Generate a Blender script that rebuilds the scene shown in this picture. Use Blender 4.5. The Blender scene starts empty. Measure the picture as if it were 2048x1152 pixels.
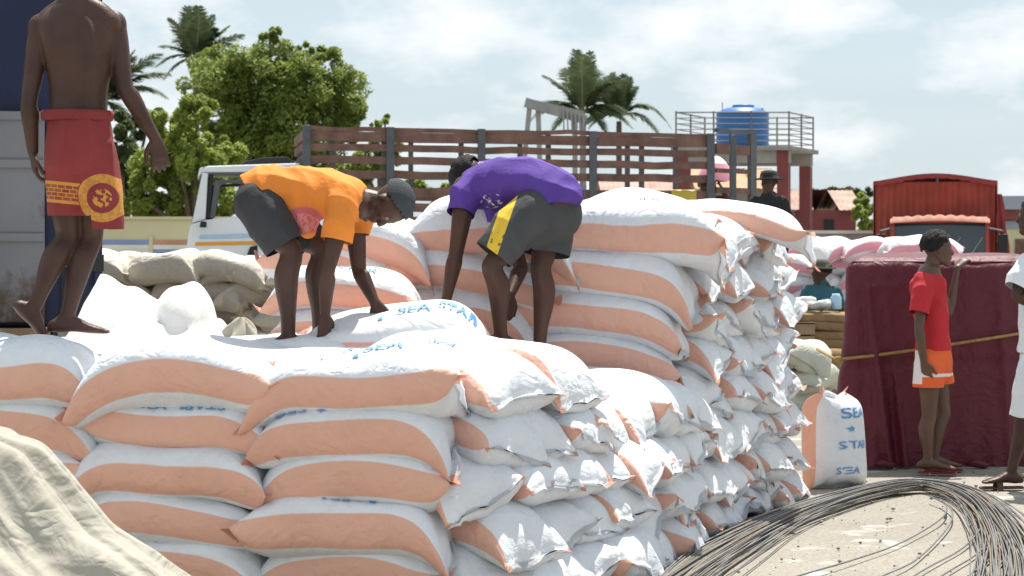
import bpy, bmesh, math, random
import numpy as np
from mathutils import Vector, Matrix, Quaternion

R = math.radians
rng = np.random.default_rng(7)
random.seed(7)
SC = bpy.context.scene
COL = SC.collection

# ------------------------------------------------------------------ camera
F_PX, HOR, CAM_H = 4400.0, 490.0, 1.56          # focal length and horizon in photo pixels (2048 x 1152)
cam_d = bpy.data.cameras.new('camera'); cam = bpy.data.objects.new('camera', cam_d); COL.objects.link(cam)
cam_d.sensor_width = 36; cam_d.lens = F_PX / 2048 * 36
cam_d.shift_y = (HOR - 576) / 2048
cam_d.clip_start = .1; cam_d.clip_end = 5000
cam.location = (0, 0, CAM_H); cam.rotation_euler = (R(90), 0, 0)
cam_d.dof.use_dof = True; cam_d.dof.focus_distance = 10.6; cam_d.dof.aperture_fstop = 8
SC.camera = cam

def P(px, py, Y):
    """point at depth Y seen at photo pixel (px, py)"""
    return Vector(((px - 1024) * Y / F_PX, Y, CAM_H - (py - HOR) * Y / F_PX))
def G(px, py, h=0.0):
    """point of the ground (height h) seen at photo pixel"""
    Y = (CAM_H - h) * F_PX / (py - HOR)
    return Vector(((px - 1024) * Y / F_PX, Y, h))

# ------------------------------------------------------------------ sky and sun
SUN_EL = R(66); SUN_AZ = math.atan2(.28, .96)     # azimuth measured from +Y towards +X
world = bpy.data.worlds.new('World'); SC.world = world; world.use_nodes = True
nt = world.node_tree; nt.nodes.clear()
def wn(t, **k):
    n = nt.nodes.new(t)
    for a, b in k.items(): setattr(n, a, b)
    return n
sky = wn('ShaderNodeTexSky', sky_type='NISHITA', sun_disc=False, sun_elevation=SUN_EL, sun_rotation=SUN_AZ,
         air_density=1.0, dust_density=1.5, ozone_density=1.0)
tc = wn('ShaderNodeTexCoord'); mp = wn('ShaderNodeMapping'); mp.inputs['Scale'].default_value = (1, 1, 2.1)
mp.inputs['Location'].default_value = (.31, 0, .02)
n1 = wn('ShaderNodeTexNoise'); n1.inputs['Scale'].default_value = 11; n1.inputs['Detail'].default_value = 9; n1.inputs['Roughness'].default_value = .56
r1 = wn('ShaderNodeValToRGB'); r1.color_ramp.elements[0].position = .47; r1.color_ramp.elements[1].position = .66
mp2 = wn('ShaderNodeMapping'); mp2.inputs['Scale'].default_value = (1, 1, 9); mp2.inputs['Rotation'].default_value = (0, R(4), 0)
n2 = wn('ShaderNodeTexNoise'); n2.inputs['Scale'].default_value = 4; n2.inputs['Detail'].default_value = 6
r2 = wn('ShaderNodeValToRGB'); r2.color_ramp.elements[0].position = .30; r2.color_ramp.elements[1].position = .72
r2.color_ramp.elements[0].color = (.80,)*3 + (1,); r2.color_ramp.elements[1].color = (.94,)*3 + (1,)
mixA = wn('ShaderNodeMix', data_type='RGBA'); mixB = wn('ShaderNodeMix', data_type='RGBA')
VEIL = (3.45, 4.05, 4.40, 1); CLOUD = (5.8, 5.9, 5.95, 1)
mixA.inputs['B'].default_value = VEIL; mixB.inputs['B'].default_value = CLOUD
bg = wn('ShaderNodeBackground'); bg.inputs['Strength'].default_value = .10
wo = wn('ShaderNodeOutputWorld')
L = nt.links.new
L(tc.outputs['Generated'], mp.inputs['Vector']); L(mp.outputs[0], n1.inputs['Vector']); L(n1.outputs['Fac'], r1.inputs[0])
L(tc.outputs['Generated'], mp2.inputs['Vector']); L(mp2.outputs[0], n2.inputs['Vector']); L(n2.outputs['Fac'], r2.inputs[0])
L(sky.outputs[0], mixA.inputs['A']); L(r2.outputs[0], mixA.inputs['Factor'])
L(mixA.outputs['Result'], mixB.inputs['A'])
mulc = wn('ShaderNodeMath', operation='MULTIPLY'); mulc.inputs[1].default_value = .85
L(r1.outputs[0], mulc.inputs[0]); L(mulc.outputs[0], mixB.inputs['Factor'])
L(mixB.outputs['Result'], bg.inputs['Color']); L(bg.outputs[0], wo.inputs['Surface'])

sd = bpy.data.lights.new('sun', 'SUN'); sun = bpy.data.objects.new('sun', sd); COL.objects.link(sun)
sd.energy = 4.2; sd.angle = R(.53); sd.color = (1, .95, .87)
sv = Vector((math.sin(SUN_AZ) * math.cos(SUN_EL), math.cos(SUN_AZ) * math.cos(SUN_EL), math.sin(SUN_EL)))
sun.rotation_euler = sv.to_track_quat('Z', 'Y').to_euler(); sun.location = (0, 0, 30)
vs = SC.view_settings
vs.view_transform = 'Standard'; vs.look = 'None'; vs.gamma = 1; vs.use_curve_mapping = False; vs.exposure = .90
SC.cycles.max_bounces = 8

# ------------------------------------------------------------------ materials
def mat(name, col, rough=.7, var=.25, vscale=6.0, bump=.0, bscale=40.0, metal=0.0, col2=None, spec=.4, dirt=None):
    m = bpy.data.materials.new(name); m.use_nodes = True
    t = m.node_tree; b = t.nodes['Principled BSDF']; l = t.links.new
    b.inputs['Roughness'].default_value = rough; b.inputs['Metallic'].default_value = metal
    b.inputs['Specular IOR Level'].default_value = spec
    c = t.nodes.new('ShaderNodeTexCoord')
    n = t.nodes.new('ShaderNodeTexNoise'); n.inputs['Scale'].default_value = vscale; n.inputs['Detail'].default_value = 6
    l(c.outputs['Object'], n.inputs['Vector'])
    r = t.nodes.new('ShaderNodeValToRGB'); r.color_ramp.elements[0].position = .3; r.color_ramp.elements[1].position = .7
    c2 = col2 if col2 else tuple(x * (1 - var) for x in col)
    r.color_ramp.elements[0].color = (*c2, 1); r.color_ramp.elements[1].color = (*col, 1)
    l(n.outputs['Fac'], r.inputs[0]); l(r.outputs[0], b.inputs['Base Color'])
    if bump:
        n2 = t.nodes.new('ShaderNodeTexNoise'); n2.inputs['Scale'].default_value = bscale; n2.inputs['Detail'].default_value = 5
        l(c.outputs['Object'], n2.inputs['Vector'])
        bp = t.nodes.new('ShaderNodeBump'); bp.inputs['Strength'].default_value = bump; bp.inputs['Distance'].default_value = .01
        l(n2.outputs['Fac'], bp.inputs['Height']); l(bp.outputs[0], b.inputs['Normal'])
    return m

def math_node(t, op, a, b=None, clamp=False):
    n = t.nodes.new('ShaderNodeMath'); n.operation = op; n.use_clamp = clamp
    for i, v in enumerate((a, b)):
        if v is None: continue
        if isinstance(v, (int, float)): n.inputs[i].default_value = v
        else: t.links.new(v, n.inputs[i])
    return n.outputs[0]

def base_color_link(m):
    b = m.node_tree.nodes['Principled BSDF']
    return b, b.inputs['Base Color'].links[0].from_socket

def sack_mat(name, white, band, rough=.5, transl=.5, thr=.40):
    """woven plastic sack: white cloth with a coloured band along each long edge (vertex attribute 'band')"""
    m = mat(name, white, rough, .07, 5, 0, spec=.3)
    t = m.node_tree; b, cs = base_color_link(m); l = t.links.new
    at = t.nodes.new('ShaderNodeAttribute'); at.attribute_name = 'band'
    nz = t.nodes.new('ShaderNodeTexNoise'); nz.inputs['Scale'].default_value = 9
    tcn = t.nodes.new('ShaderNodeTexCoord'); l(tcn.outputs['Object'], nz.inputs['Vector'])
    v = math_node(t, 'ADD', at.outputs['Fac'], math_node(t, 'MULTIPLY', math_node(t, 'SUBTRACT', nz.outputs['Fac'], .5), .06))
    fac = math_node(t, 'MULTIPLY', math_node(t, 'SUBTRACT', thr, v), 30, True)
    mx0 = t.nodes.new('ShaderNodeMix'); mx0.data_type = 'RGBA'
    mx0.inputs['B'].default_value = (*band, 1)
    l(fac, mx0.inputs['Factor']); l(cs, mx0.inputs['A'])
    oi = t.nodes.new('ShaderNodeObjectInfo')
    gr = t.nodes.new('ShaderNodeTexNoise'); gr.noise_dimensions = '4D'; gr.inputs['Scale'].default_value = 3.2; gr.inputs['Detail'].default_value = 8; gr.inputs['Roughness'].default_value = .68
    l(tcn.outputs['Object'], gr.inputs['Vector']); l(math_node(t, 'MULTIPLY', oi.outputs['Random'], 40), gr.inputs['W'])
    gf = math_node(t, 'MULTIPLY', math_node(t, 'SUBTRACT', gr.outputs['Fac'], .50), 1.5, True)          # grime and handling marks
    gf = math_node(t, 'ADD', gf, math_node(t, 'MULTIPLY', oi.outputs['Random'], .10))
    mx = t.nodes.new('ShaderNodeMix'); mx.data_type = 'RGBA'; mx.blend_type = 'MULTIPLY'; mx.inputs['B'].default_value = (.66, .61, .54, 1)
    l(gf, mx.inputs['Factor']); l(mx0.outputs['Result'], mx.inputs['A']); l(mx.outputs['Result'], b.inputs['Base Color'])
    # crinkles
    mpn = t.nodes.new('ShaderNodeMapping'); mpn.inputs['Scale'].default_value = (1, .45, 1); l(tcn.outputs['Object'], mpn.inputs['Vector'])
    n2 = t.nodes.new('ShaderNodeTexNoise'); n2.inputs['Scale'].default_value = 26; n2.inputs['Detail'].default_value = 4; n2.inputs['Distortion'].default_value = .8
    l(mpn.outputs[0], n2.inputs['Vector'])
    w = t.nodes.new('ShaderNodeTexWave'); w.inputs['Scale'].default_value = 90; l(tcn.outputs['Object'], w.inputs['Vector'])
    bp = t.nodes.new('ShaderNodeBump'); bp.inputs['Strength'].default_value = .45; bp.inputs['Distance'].default_value = .016
    n3 = t.nodes.new('ShaderNodeTexNoise'); n3.noise_dimensions = '4D'; n3.inputs['Scale'].default_value = 5.5; n3.inputs['Detail'].default_value = 2; n3.inputs['Distortion'].default_value = 1.4
    l(tcn.outputs['Object'], n3.inputs['Vector']); l(math_node(t, 'MULTIPLY', oi.outputs['Random'], 60), n3.inputs['W'])
    ridge = math_node(t, 'ABSOLUTE', math_node(t, 'SUBTRACT', n3.outputs['Fac'], .5))                  # long soft creases
    h = math_node(t, 'ADD', math_node(t, 'ADD', math_node(t, 'MULTIPLY', n2.outputs['Fac'], .8), math_node(t, 'MULTIPLY', ridge, 4.0)), math_node(t, 'MULTIPLY', w.outputs['Fac'], .05))
    l(h, bp.inputs['Height']); l(bp.outputs[0], b.inputs['Normal'])
    # loose sewn ends let some light through
    tr = t.nodes.new('ShaderNodeBsdfTranslucent'); l(mx.outputs['Result'], tr.inputs['Color'])
    a2 = t.nodes.new('ShaderNodeAttribute'); a2.attribute_name = 'flap'
    ms = t.nodes.new('ShaderNodeMixShader'); l(math_node(t, 'MULTIPLY', a2.outputs['Fac'], transl), ms.inputs[0])
    l(b.outputs[0], ms.inputs[1]); l(tr.outputs[0], ms.inputs[2])
    l(ms.outputs[0], t.nodes['Material Output'].inputs['Surface'])
    return m

MT = {}
MT['sack'] = sack_mat('white_orange_sack_cloth', (.77, .79, .83), (.74, .42, .32))
MT['pink_sack'] = sack_mat('white_pink_sack_cloth', (.80, .78, .79), (.78, .34, .42), thr=.30)
MT['beige_sack'] = sack_mat('beige_sack_cloth', (.60, .555, .47), (.60, .555, .47), .75, .2)
MT['grey_sack'] = sack_mat('grey_sack_cloth', (.50, .50, .43), (.50, .50, .43), .75, .2)
MT['ink'] = mat('blue_print', (.14, .34, .60), .6, .0, 30, col2=(.07, .22, .48))
MT['canvas'] = sack_mat('beige_canvas', (.41, .385, .325), (.41, .385, .325), .85, 0)
MT['white_cloth'] = mat('white_plastic_cloth', (.80, .80, .78), .55, .08, 6, .4, 30)
MT['navy'] = mat('navy_paint', (.006, .013, .050), .55, .25, 3, .1, 50)
MT['maroon_paint'] = mat('maroon_paint', (.20, .045, .045), .6, .25, 3)
MT['slat'] = mat('weathered_red_wood', (.215, .12, .095), .8, .5, 5, .3, 60)
MT['iron'] = mat('grey_iron_post', (.10, .11, .125), .6, .3, 8)
MT['dark'] = mat('dark_rubber', (.02, .02, .022), .7, .3, 10)
MT['white_paint'] = mat('white_truck_paint', (.72, .75, .78), .35, .07, 3)
MT['glass'] = mat('dark_glass', (.03, .045, .055), .08, .3, 3, spec=.8)
def leaf_mat(name, col, var=.35, tr=.58):
    m = mat(name, col, .55, var, 1.6); t = m.node_tree; b, cs = base_color_link(m)
    g = t.nodes.new('ShaderNodeBsdfTranslucent'); t.links.new(cs, g.inputs['Color'])
    ms = t.nodes.new('ShaderNodeMixShader'); ms.inputs[0].default_value = tr
    t.links.new(b.outputs[0], ms.inputs[1]); t.links.new(g.outputs[0], ms.inputs[2]); t.links.new(ms.outputs[0], t.nodes['Material Output'].inputs['Surface'])
    return m
MT['leaf'] = leaf_mat('broad_leaf', (.28, .35, .08)); MT['leaf2'] = leaf_mat('bright_leaf', (.37, .45, .10)); MT['leaf_dark'] = leaf_mat('olive_leaf', (.13, .17, .06))
MT['bark'] = mat('bark', (.13, .10, .075), .9, .4, 8, .5, 30)
MT['palm'] = leaf_mat('palm_leaf', (.10, .14, .06), .35, .3)
MT['palm_rib'] = mat('palm_rib', (.24, .22, .10), .6, .3, 4)
MT['conc'] = mat('grey_concrete', (.33, .31, .29), .9, .3, 2, .3, 40)
MT['yellow_wall'] = mat('pale_yellow_plaster', (.60, .55, .34), .9, .14, .8)
MT['tank'] = mat('blue_tank_plastic', (.035, .16, .42), .4, .12, 2)
MT['rail'] = mat('rail_steel', (.16, .15, .15), .6, .2, 6)
MT['rust_roof'] = mat('rusty_sheet', (.42, .30, .25), .8, .4, 1.5, col2=(.25, .15, .11))
MT['orange_roof'] = mat('orange_roof_sheet', (.50, .30, .17), .8, .3, 1.5)
MT['steel'] = mat('rebar_steel', (.22, .215, .21), .5, .35, 20, metal=.2)
MT['rust_steel'] = mat('rusty_rebar', (.26, .20, .13), .7, .4, 20)
MT['jute'] = mat('brown_jute', (.30, .19, .10), .95, .4, 9, .6, 90)
MT['wood'] = mat('old_wood', (.33, .23, .14), .9, .4, 6, .3, 50)
MT['rope'] = mat('rope', (.42, .27, .10), .9, .4, 40, .5, 200)
MT['red_tarp'] = mat('red_truck_tarp', (.30, .035, .035), .55, .25, 2, .3, 15)
MT['orange_trim'] = mat('orange_trim', (.52, .22, .15), .7, .2, 6)
MT['skin'] = mat('brown_skin', (.080, .038, .026), .46, .35, 7, .2, 110, spec=.32)
MT['skin2'] = mat('light_brown_skin', (.115, .062, .042), .45, .2, 9, .12, 90, spec=.4)
MT['hair'] = mat('black_hair', (.012, .010, .010), .8, .4, 60, .8, 160)
MT['eye'] = mat('eye', (.22, .20, .18), .3, .05, 5)
MT['white_shirt'] = mat('white_cotton', (.78, .79, .82), .85, .06, 6, .3, 90)
MT['charcoal'] = mat('charcoal_cloth', (.045, .046, .05), .85, .25, 8, .3, 120)
MT['cap'] = mat('dark_grey_knit', (.055, .062, .068), .9, .25, 14, .6, 160)
MT['teal'] = mat('teal_cloth', (.03, .13, .17), .85, .2, 8)
MT['hat'] = mat('olive_hat', (.11, .105, .07), .9, .2, 8)
MT['black_cloth'] = mat('black_cloth', (.02, .02, .023), .85, .3, 8)
MT['red_shirt_dark'] = mat('dark_red_cloth', (.22, .03, .035), .85, .3, 8)
MT['sandal'] = mat('brown_sandal', (.11, .055, .04), .7, .3, 10)
MT['cuticle_white'] = mat('cigarette_white', (.7, .7, .68), .6, .05, 5)
MT['yellow'] = mat('yellow_plastic', (.50, .36, .05), .5, .1, 5)
MT['blue_plastic'] = mat('pale_blue_plastic', (.40, .58, .75), .3, .2, 5)
MT['clear_plastic'] = mat('grey_plastic_film', (.55, .58, .56), .25, .5, 8)
MT['grey_roof'] = mat('grey_roof', (.30, .34, .39), .7, .15, 1)
MT['stripe_blue'] = mat('blue_stripe_paint', (.22, .30, .55), .8, .2, 2)
MT['stripe_red'] = mat('red_stripe_paint', (.52, .26, .18), .8, .2, 2)
MT['stripe_white'] = mat('white_stripe_paint', (.72, .70, .62), .8, .15, 2)
MT['stripe_orange'] = mat('orange_stripe_paint', (.75, .33, .03), .5, .1, 5)
MT['grey_timber'] = mat('grey_timber', (.34, .34, .33), .9, .3, 2)

def weathered_panel():
    m = mat('weathered_grey_panel', (.20, .20, .21), .7, .2, 2.2, .15, 30)
    t = m.node_tree; b, cs = base_color_link(m); l = t.links.new
    c = t.nodes.new('ShaderNodeTexCoord'); n = t.nodes.new('ShaderNodeTexNoise'); n.inputs['Scale'].default_value = 4.5; n.inputs['Detail'].default_value = 9; n.inputs['Roughness'].default_value = .7
    mp = t.nodes.new('ShaderNodeMapping'); mp.inputs['Scale'].default_value = (1, 1, .55); l(c.outputs['Object'], mp.inputs[0]); l(mp.outputs[0], n.inputs['Vector'])
    s = t.nodes.new('ShaderNodeSeparateXYZ'); l(c.outputs['Object'], s.inputs[0])
    low = math_node(t, 'MULTIPLY', math_node(t, 'SUBTRACT', 1.62, s.outputs['Z']), .55, True)      # rust bleeds up from the bottom edge
    f = math_node(t, 'MULTIPLY', math_node(t, 'SUBTRACT', math_node(t, 'ADD', n.outputs['Fac'], low), .57), 7, True)
    mx = t.nodes.new('ShaderNodeMix'); mx.data_type = 'RGBA'; mx.inputs['B'].default_value = (.075, .052, .035, 1)
    l(f, mx.inputs['Factor']); l(cs, mx.inputs['A']); l(mx.outputs['Result'], b.inputs['Base Color'])
    return m
MT['panel'] = weathered_panel()

def ground_mat():
    m = mat('dusty_concrete', (.33, .305, .26), .95, .25, .8, .5, 25, col2=(.26, .24, .205))
    t = m.node_tree; b, cs = base_color_link(m); l = t.links.new
    c = t.nodes.new('ShaderNodeTexCoord')
    n = t.nodes.new('ShaderNodeTexNoise'); n.inputs['Scale'].default_value = 55; n.inputs['Detail'].default_value = 6; l(c.outputs['Object'], n.inputs['Vector'])
    r = t.nodes.new('ShaderNodeValToRGB'); r.color_ramp.elements[0].position = .36; r.color_ramp.elements[1].position = .6
    r.color_ramp.elements[0].color = (.55, .53, .5, 1); r.color_ramp.elements[1].color = (1, 1, 1, 1); l(n.outputs['Fac'], r.inputs[0])
    mx = t.nodes.new('ShaderNodeMix'); mx.data_type = 'RGBA'; mx.blend_type = 'MULTIPLY'; mx.inputs['Factor'].default_value = .6
    l(cs, mx.inputs['A']); l(r.outputs[0], mx.inputs['B'])
    n3 = t.nodes.new('ShaderNodeTexNoise'); n3.inputs['Scale'].default_value = 2.3; n3.inputs['Detail'].default_value = 8; l(c.outputs['Object'], n3.inputs['Vector'])
    r3 = t.nodes.new('ShaderNodeValToRGB'); r3.color_ramp.elements[0].position = .60; r3.color_ramp.elements[1].position = .68
    r3.color_ramp.elements[0].color = (0, 0, 0, 1); r3.color_ramp.elements[1].color = (.6, .6, .6, 1); l(n3.outputs['Fac'], r3.inputs[0])
    m3 = t.nodes.new('ShaderNodeMix'); m3.data_type = 'RGBA'; m3.inputs['B'].default_value = (.62, .60, .57, 1)   # spilled pale flour dust
    l(r3.outputs[0], m3.inputs['Factor']); l(mx.outputs['Result'], m3.inputs['A']); l(m3.outputs['Result'], b.inputs['Base Color'])
    return m
MT['ground'] = ground_mat()

# ------------------------------------------------------------------ object helpers
def tag(o, label=None, cat=None, group=None, kind=None):
    if label: o['label'] = label
    if cat: o['category'] = cat
    if group: o['group'] = group
    if kind: o['kind'] = kind
    return o
def thing(name, label, cat, loc=(0, 0, 0), group=None):
    o = bpy.data.objects.new(name, None); o.empty_display_size = .1; COL.objects.link(o)
    o.location = loc
    return tag(o, label, cat, group)
def world_loc(p):
    l = Vector((0, 0, 0))
    while p: l = l + Vector(p.location); p = p.parent
    return l
def attach(o, parent):
    """parent without moving: the mesh keeps its world coordinates"""
    o.parent = parent
    o.matrix_parent_inverse = Matrix.Translation(-root_loc(parent))
def root_loc(p):
    while p.parent: p = p.parent
    return Vector(p.location)
def link_mesh(name, me, material=None, parent=None, smooth=True):
    if material: me.materials.append(material)
    o = bpy.data.objects.new(name, me); COL.objects.link(o)
    if smooth and len(me.polygons): me.polygons.foreach_set('use_smooth', np.ones(len(me.polygons), dtype=bool))
    if parent: attach(o, parent) if parent.parent is None else attach_sub(o, parent)
    return o
def attach_sub(o, parent):
    o.parent = parent; o.matrix_parent_inverse = Matrix.Identity(4)   # the part's own mesh is in world coordinates, so is the child's

class MB:
    def __init__(s): s.v = []; s.f = []
    def add(s, vs, fs):
        b = len(s.v); s.v += [tuple(x) for x in vs]; s.f += [tuple(i + b for i in f) for f in fs]; return s
    def hexa(s, p):
        """8 corners: bottom 0-3, top 4-7"""
        return s.add(p, [(0, 3, 2, 1), (4, 5, 6, 7), (0, 1, 5, 4), (1, 2, 6, 5), (2, 3, 7, 6), (3, 0, 4, 7)])
    def box(s, x0, x1, y0, y1, z0, z1):
        return s.hexa([(x0, y0, z0), (x1, y0, z0), (x1, y1, z0), (x0, y1, z0), (x0, y0, z1), (x1, y0, z1), (x1, y1, z1), (x0, y1, z1)])
    def bar(s, a, b, w, h, up=(0, 0, 1)):
        a = Vector(a); b = Vector(b); d = (b - a).normalized(); u = Vector(up); sd = d.cross(u)
        if sd.length < 1e-4: sd = d.cross(Vector((1, 0, 0)))
        sd.normalize(); u = sd.cross(d).normalized(); sd *= w / 2; u *= h / 2
        return s.hexa([a - sd - u, a + sd - u, b + sd - u, b - sd - u, a - sd + u, a + sd + u, b + sd + u, b - sd + u])
    def tube(s, pts, r, n=8, cap=True):
        pts = [Vector(p) for p in pts]; rs = r if hasattr(r, '__len__') else [r] * len(pts)
        b = len(s.v); ref = None
        for i, p in enumerate(pts):
            d = (pts[min(i + 1, len(pts) - 1)] - pts[max(i - 1, 0)]).normalized()
            if ref is None: ref = d.orthogonal().normalized()
            ref = (ref - d * ref.dot(d)).normalized(); bi = d.cross(ref)
            for k in range(n):
                a = 2 * math.pi * k / n; s.v.append(tuple(p + (ref * math.cos(a) + bi * math.sin(a)) * rs[i]))
        for i in range(len(pts) - 1):
            for k in range(n):
                s.f.append((b + i * n + k, b + i * n + (k + 1) % n, b + (i + 1) * n + (k + 1) % n, b + (i + 1) * n + k))
        if cap:
            s.f.append(tuple(b + k for k in range(n - 1, -1, -1))); e = b + (len(pts) - 1) * n; s.f.append(tuple(e + k for k in range(n)))
        return s
    def loft(s, secs, n=20, sub=4, round0=True, round1=True):
        """secs: (centre, half width vector, half depth vector); smooth loft with closed ends"""
        C = np.array([list(x[0]) for x in secs], float); A = np.array([list(x[1]) for x in secs], float); B = np.array([list(x[2]) for x in secs], float)
        def cr(X):
            if len(X) == 2: return np.array([X[0] + (X[1] - X[0]) * k / sub for k in range(sub + 1)])
            E = np.vstack([2 * X[0] - X[1], X, 2 * X[-1] - X[-2]]); out = []
            for i in range(1, len(E) - 2):
                for k in range(sub):
                    t = k / sub; p0, p1, p2, p3 = E[i-1], E[i], E[i+1], E[i+2]
                    out.append(.5 * (2*p1 + (p2-p0)*t + (2*p0-5*p1+4*p2-p3)*t*t + (3*p1-p0-3*p2+p3)*t**3))
            out.append(X[-1]); return np.array(out)
        C, A, B = cr(C), cr(A), cr(B)
        rings = []
        def ends(i, j, rnd):
            d = C[i] - C[j]; ln = np.linalg.norm(d); d = d / ln if ln else d; r = min(np.linalg.norm(A[i]), np.linalg.norm(B[i]))
            if not rnd: return [(C[i], A[i] * .02, B[i] * .02)]
            return [(C[i] + d * r * math.sin(a), A[i] * math.cos(a), B[i] * math.cos(a)) for a in (.5, .95, 1.3, 1.53)]
        st = ends(0, 1, round0)[::-1]; en = ends(-1, -2, round1)
        allr = st + [(C[i], A[i], B[i]) for i in range(len(C))] + en
        ang = np.arange(n) * 2 * math.pi / n
        b = len(s.v)
        for c, a, bb in allr:
            s.v += [tuple(c + a * math.cos(t) + bb * math.sin(t)) for t in ang]
        m = len(allr)
        for i in range(m - 1):
            for k in range(n):
                s.f.append((b + i*n + k, b + i*n + (k+1) % n, b + (i+1)*n + (k+1) % n, b + (i+1)*n + k))
        s.f.append(tuple(b + k for k in range(n - 1, -1, -1))); s.f.append(tuple(b + (m-1)*n + k for k in range(n)))
        return s
    def ball(s, c, rx, ry=None, rz=None, axes=None, n=16, m=10):
        ry = ry or rx; rz = rz or rx; c = Vector(c)
        X, Y, Z = axes if axes else (Vector((1, 0, 0)), Vector((0, 1, 0)), Vector((0, 0, 1)))
        b = len(s.v)
        for i in range(1, m):
            ph = math.pi * i / m
            for k in range(n):
                a = 2 * math.pi * k / n
                s.v.append(tuple(c + X * (rx * math.sin(ph) * math.cos(a)) + Y * (ry * math.sin(ph) * math.sin(a)) + Z * (rz * math.cos(ph))))
        t = len(s.v); s.v.append(tuple(c + Z * rz)); s.v.append(tuple(c - Z * rz))
        for i in range(m - 2):
            for k in range(n):
                s.f.append((b + i*n + k, b + (i+1)*n + k, b + (i+1)*n + (k+1) % n, b + i*n + (k+1) % n))
        for k in range(n):
            s.f.append((t, b + k, b + (k+1) % n)); e = b + (m-2)*n; s.f.append((t + 1, e + (k+1) % n, e + k))
        return s
    def lathe(s, c, prof, n=32):
        b = len(s.v); c = Vector(c)
        for r, z in prof:
            for k in range(n):
                a = 2 * math.pi * k / n; s.v.append((c.x + r * math.cos(a), c.y + r * math.sin(a), c.z + z))
        for i in range(len(prof) - 1):
            for k in range(n):
                s.f.append((b + i*n + k, b + i*n + (k+1) % n, b + (i+1)*n + (k+1) % n, b + (i+1)*n + k))
        s.f.append(tuple(b + k for k in range(n - 1, -1, -1))); e = b + (len(prof)-1)*n; s.f.append(tuple(e + k for k in range(n)))
        return s
    def mesh(s, name='m'):
        me = bpy.data.meshes.new(name); me.from_pydata(s.v, [], s.f); me.update(); return me
    def build(s, name, material, parent=None, smooth=False, bevel=0):
        me = s.mesh(name)
        o = link_mesh(name, me, material, parent, smooth)
        if bevel:
            md = o.modifiers.new('bevel', 'BEVEL'); md.width = bevel; md.segments = 2; md.limit_method = 'ANGLE'
        return o

def grid_mesh(name, V, closed_v=False):
    """V: (n, m, 3) array -> quad mesh"""
    n, m = V.shape[:2]
    i, j = np.meshgrid(np.arange(n - 1), np.arange(m if closed_v else m - 1), indexing='ij')
    j2 = (j + 1) % m
    q = np.stack([i*m + j, i*m + j2, (i+1)*m + j2, (i+1)*m + j], -1).reshape(-1, 4)
    return np_mesh(name, V.reshape(-1, 3), q)
def np_mesh(name, v, q):
    me = bpy.data.meshes.new(name)
    me.vertices.add(len(v)); me.vertices.foreach_set('co', np.asarray(v, np.float32).ravel())
    k = q.shape[1]
    me.loops.add(q.size); me.loops.foreach_set('vertex_index', q.ravel().astype(np.int32))
    me.polygons.add(len(q)); me.polygons.foreach_set('loop_start', np.arange(0, q.size, k, dtype=np.int32))
    me.update(calc_edges=True); me.validate()
    return me

# ------------------------------------------------------------------ ground
ys = np.concatenate([np.linspace(2, 40, 60), np.geomspace(42, 2500, 20)])
xs = np.concatenate([-np.geomspace(2500, 16, 14), np.linspace(-15, 15, 50), np.geomspace(16, 2500, 14)])
GY, GX = np.meshgrid(ys, xs, indexing='ij')
GZ = (.012 * np.sin(GX * 1.7 + GY * .9) * np.sin(GY * 1.3)) * (GY < 40) * (abs(GX) < 16)
GZ -= .012
me = grid_mesh('ground', np.stack([GX, GY, GZ], -1))
tag(link_mesh('ground', me, MT['ground']), kind='structure')
# ------------------------------------------------------------------ sacks
NV = 36
def sack_params(seed, Lh=.88, W=.54, T=.27, **k):
    g = np.random.default_rng(seed)
    p = dict(L=Lh * g.uniform(.97, 1.03), W=W * g.uniform(.96, 1.04), T=T * g.uniform(.93, 1.08), n=2.7 + g.uniform(-.15, .45), pz=g.uniform(4.2, 6.5),
             d0=g.uniform(-.005, .025), d1=g.uniform(-.005, .03), bend=g.uniform(-.03, .03), tw=g.uniform(-.09, .09),
             roll=g.uniform(-.2, .2), ph=g.uniform(0, 6.28, 12), fl=g.uniform(.03, .06, 2), fa=g.uniform(-1.2, 1.0, 2), se=g.uniform(-.45, .45, 2),
             wr=g.uniform(.6, 1.4), kk=g.integers(5, 9, 2), ear=g.uniform(.01, .045, 4), amp=g.uniform(.7, 1.4), drop=g.uniform(.18, .34, 2), ob=.16, wv=g.uniform(.004, .014))
    p.update(k); return p

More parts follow.
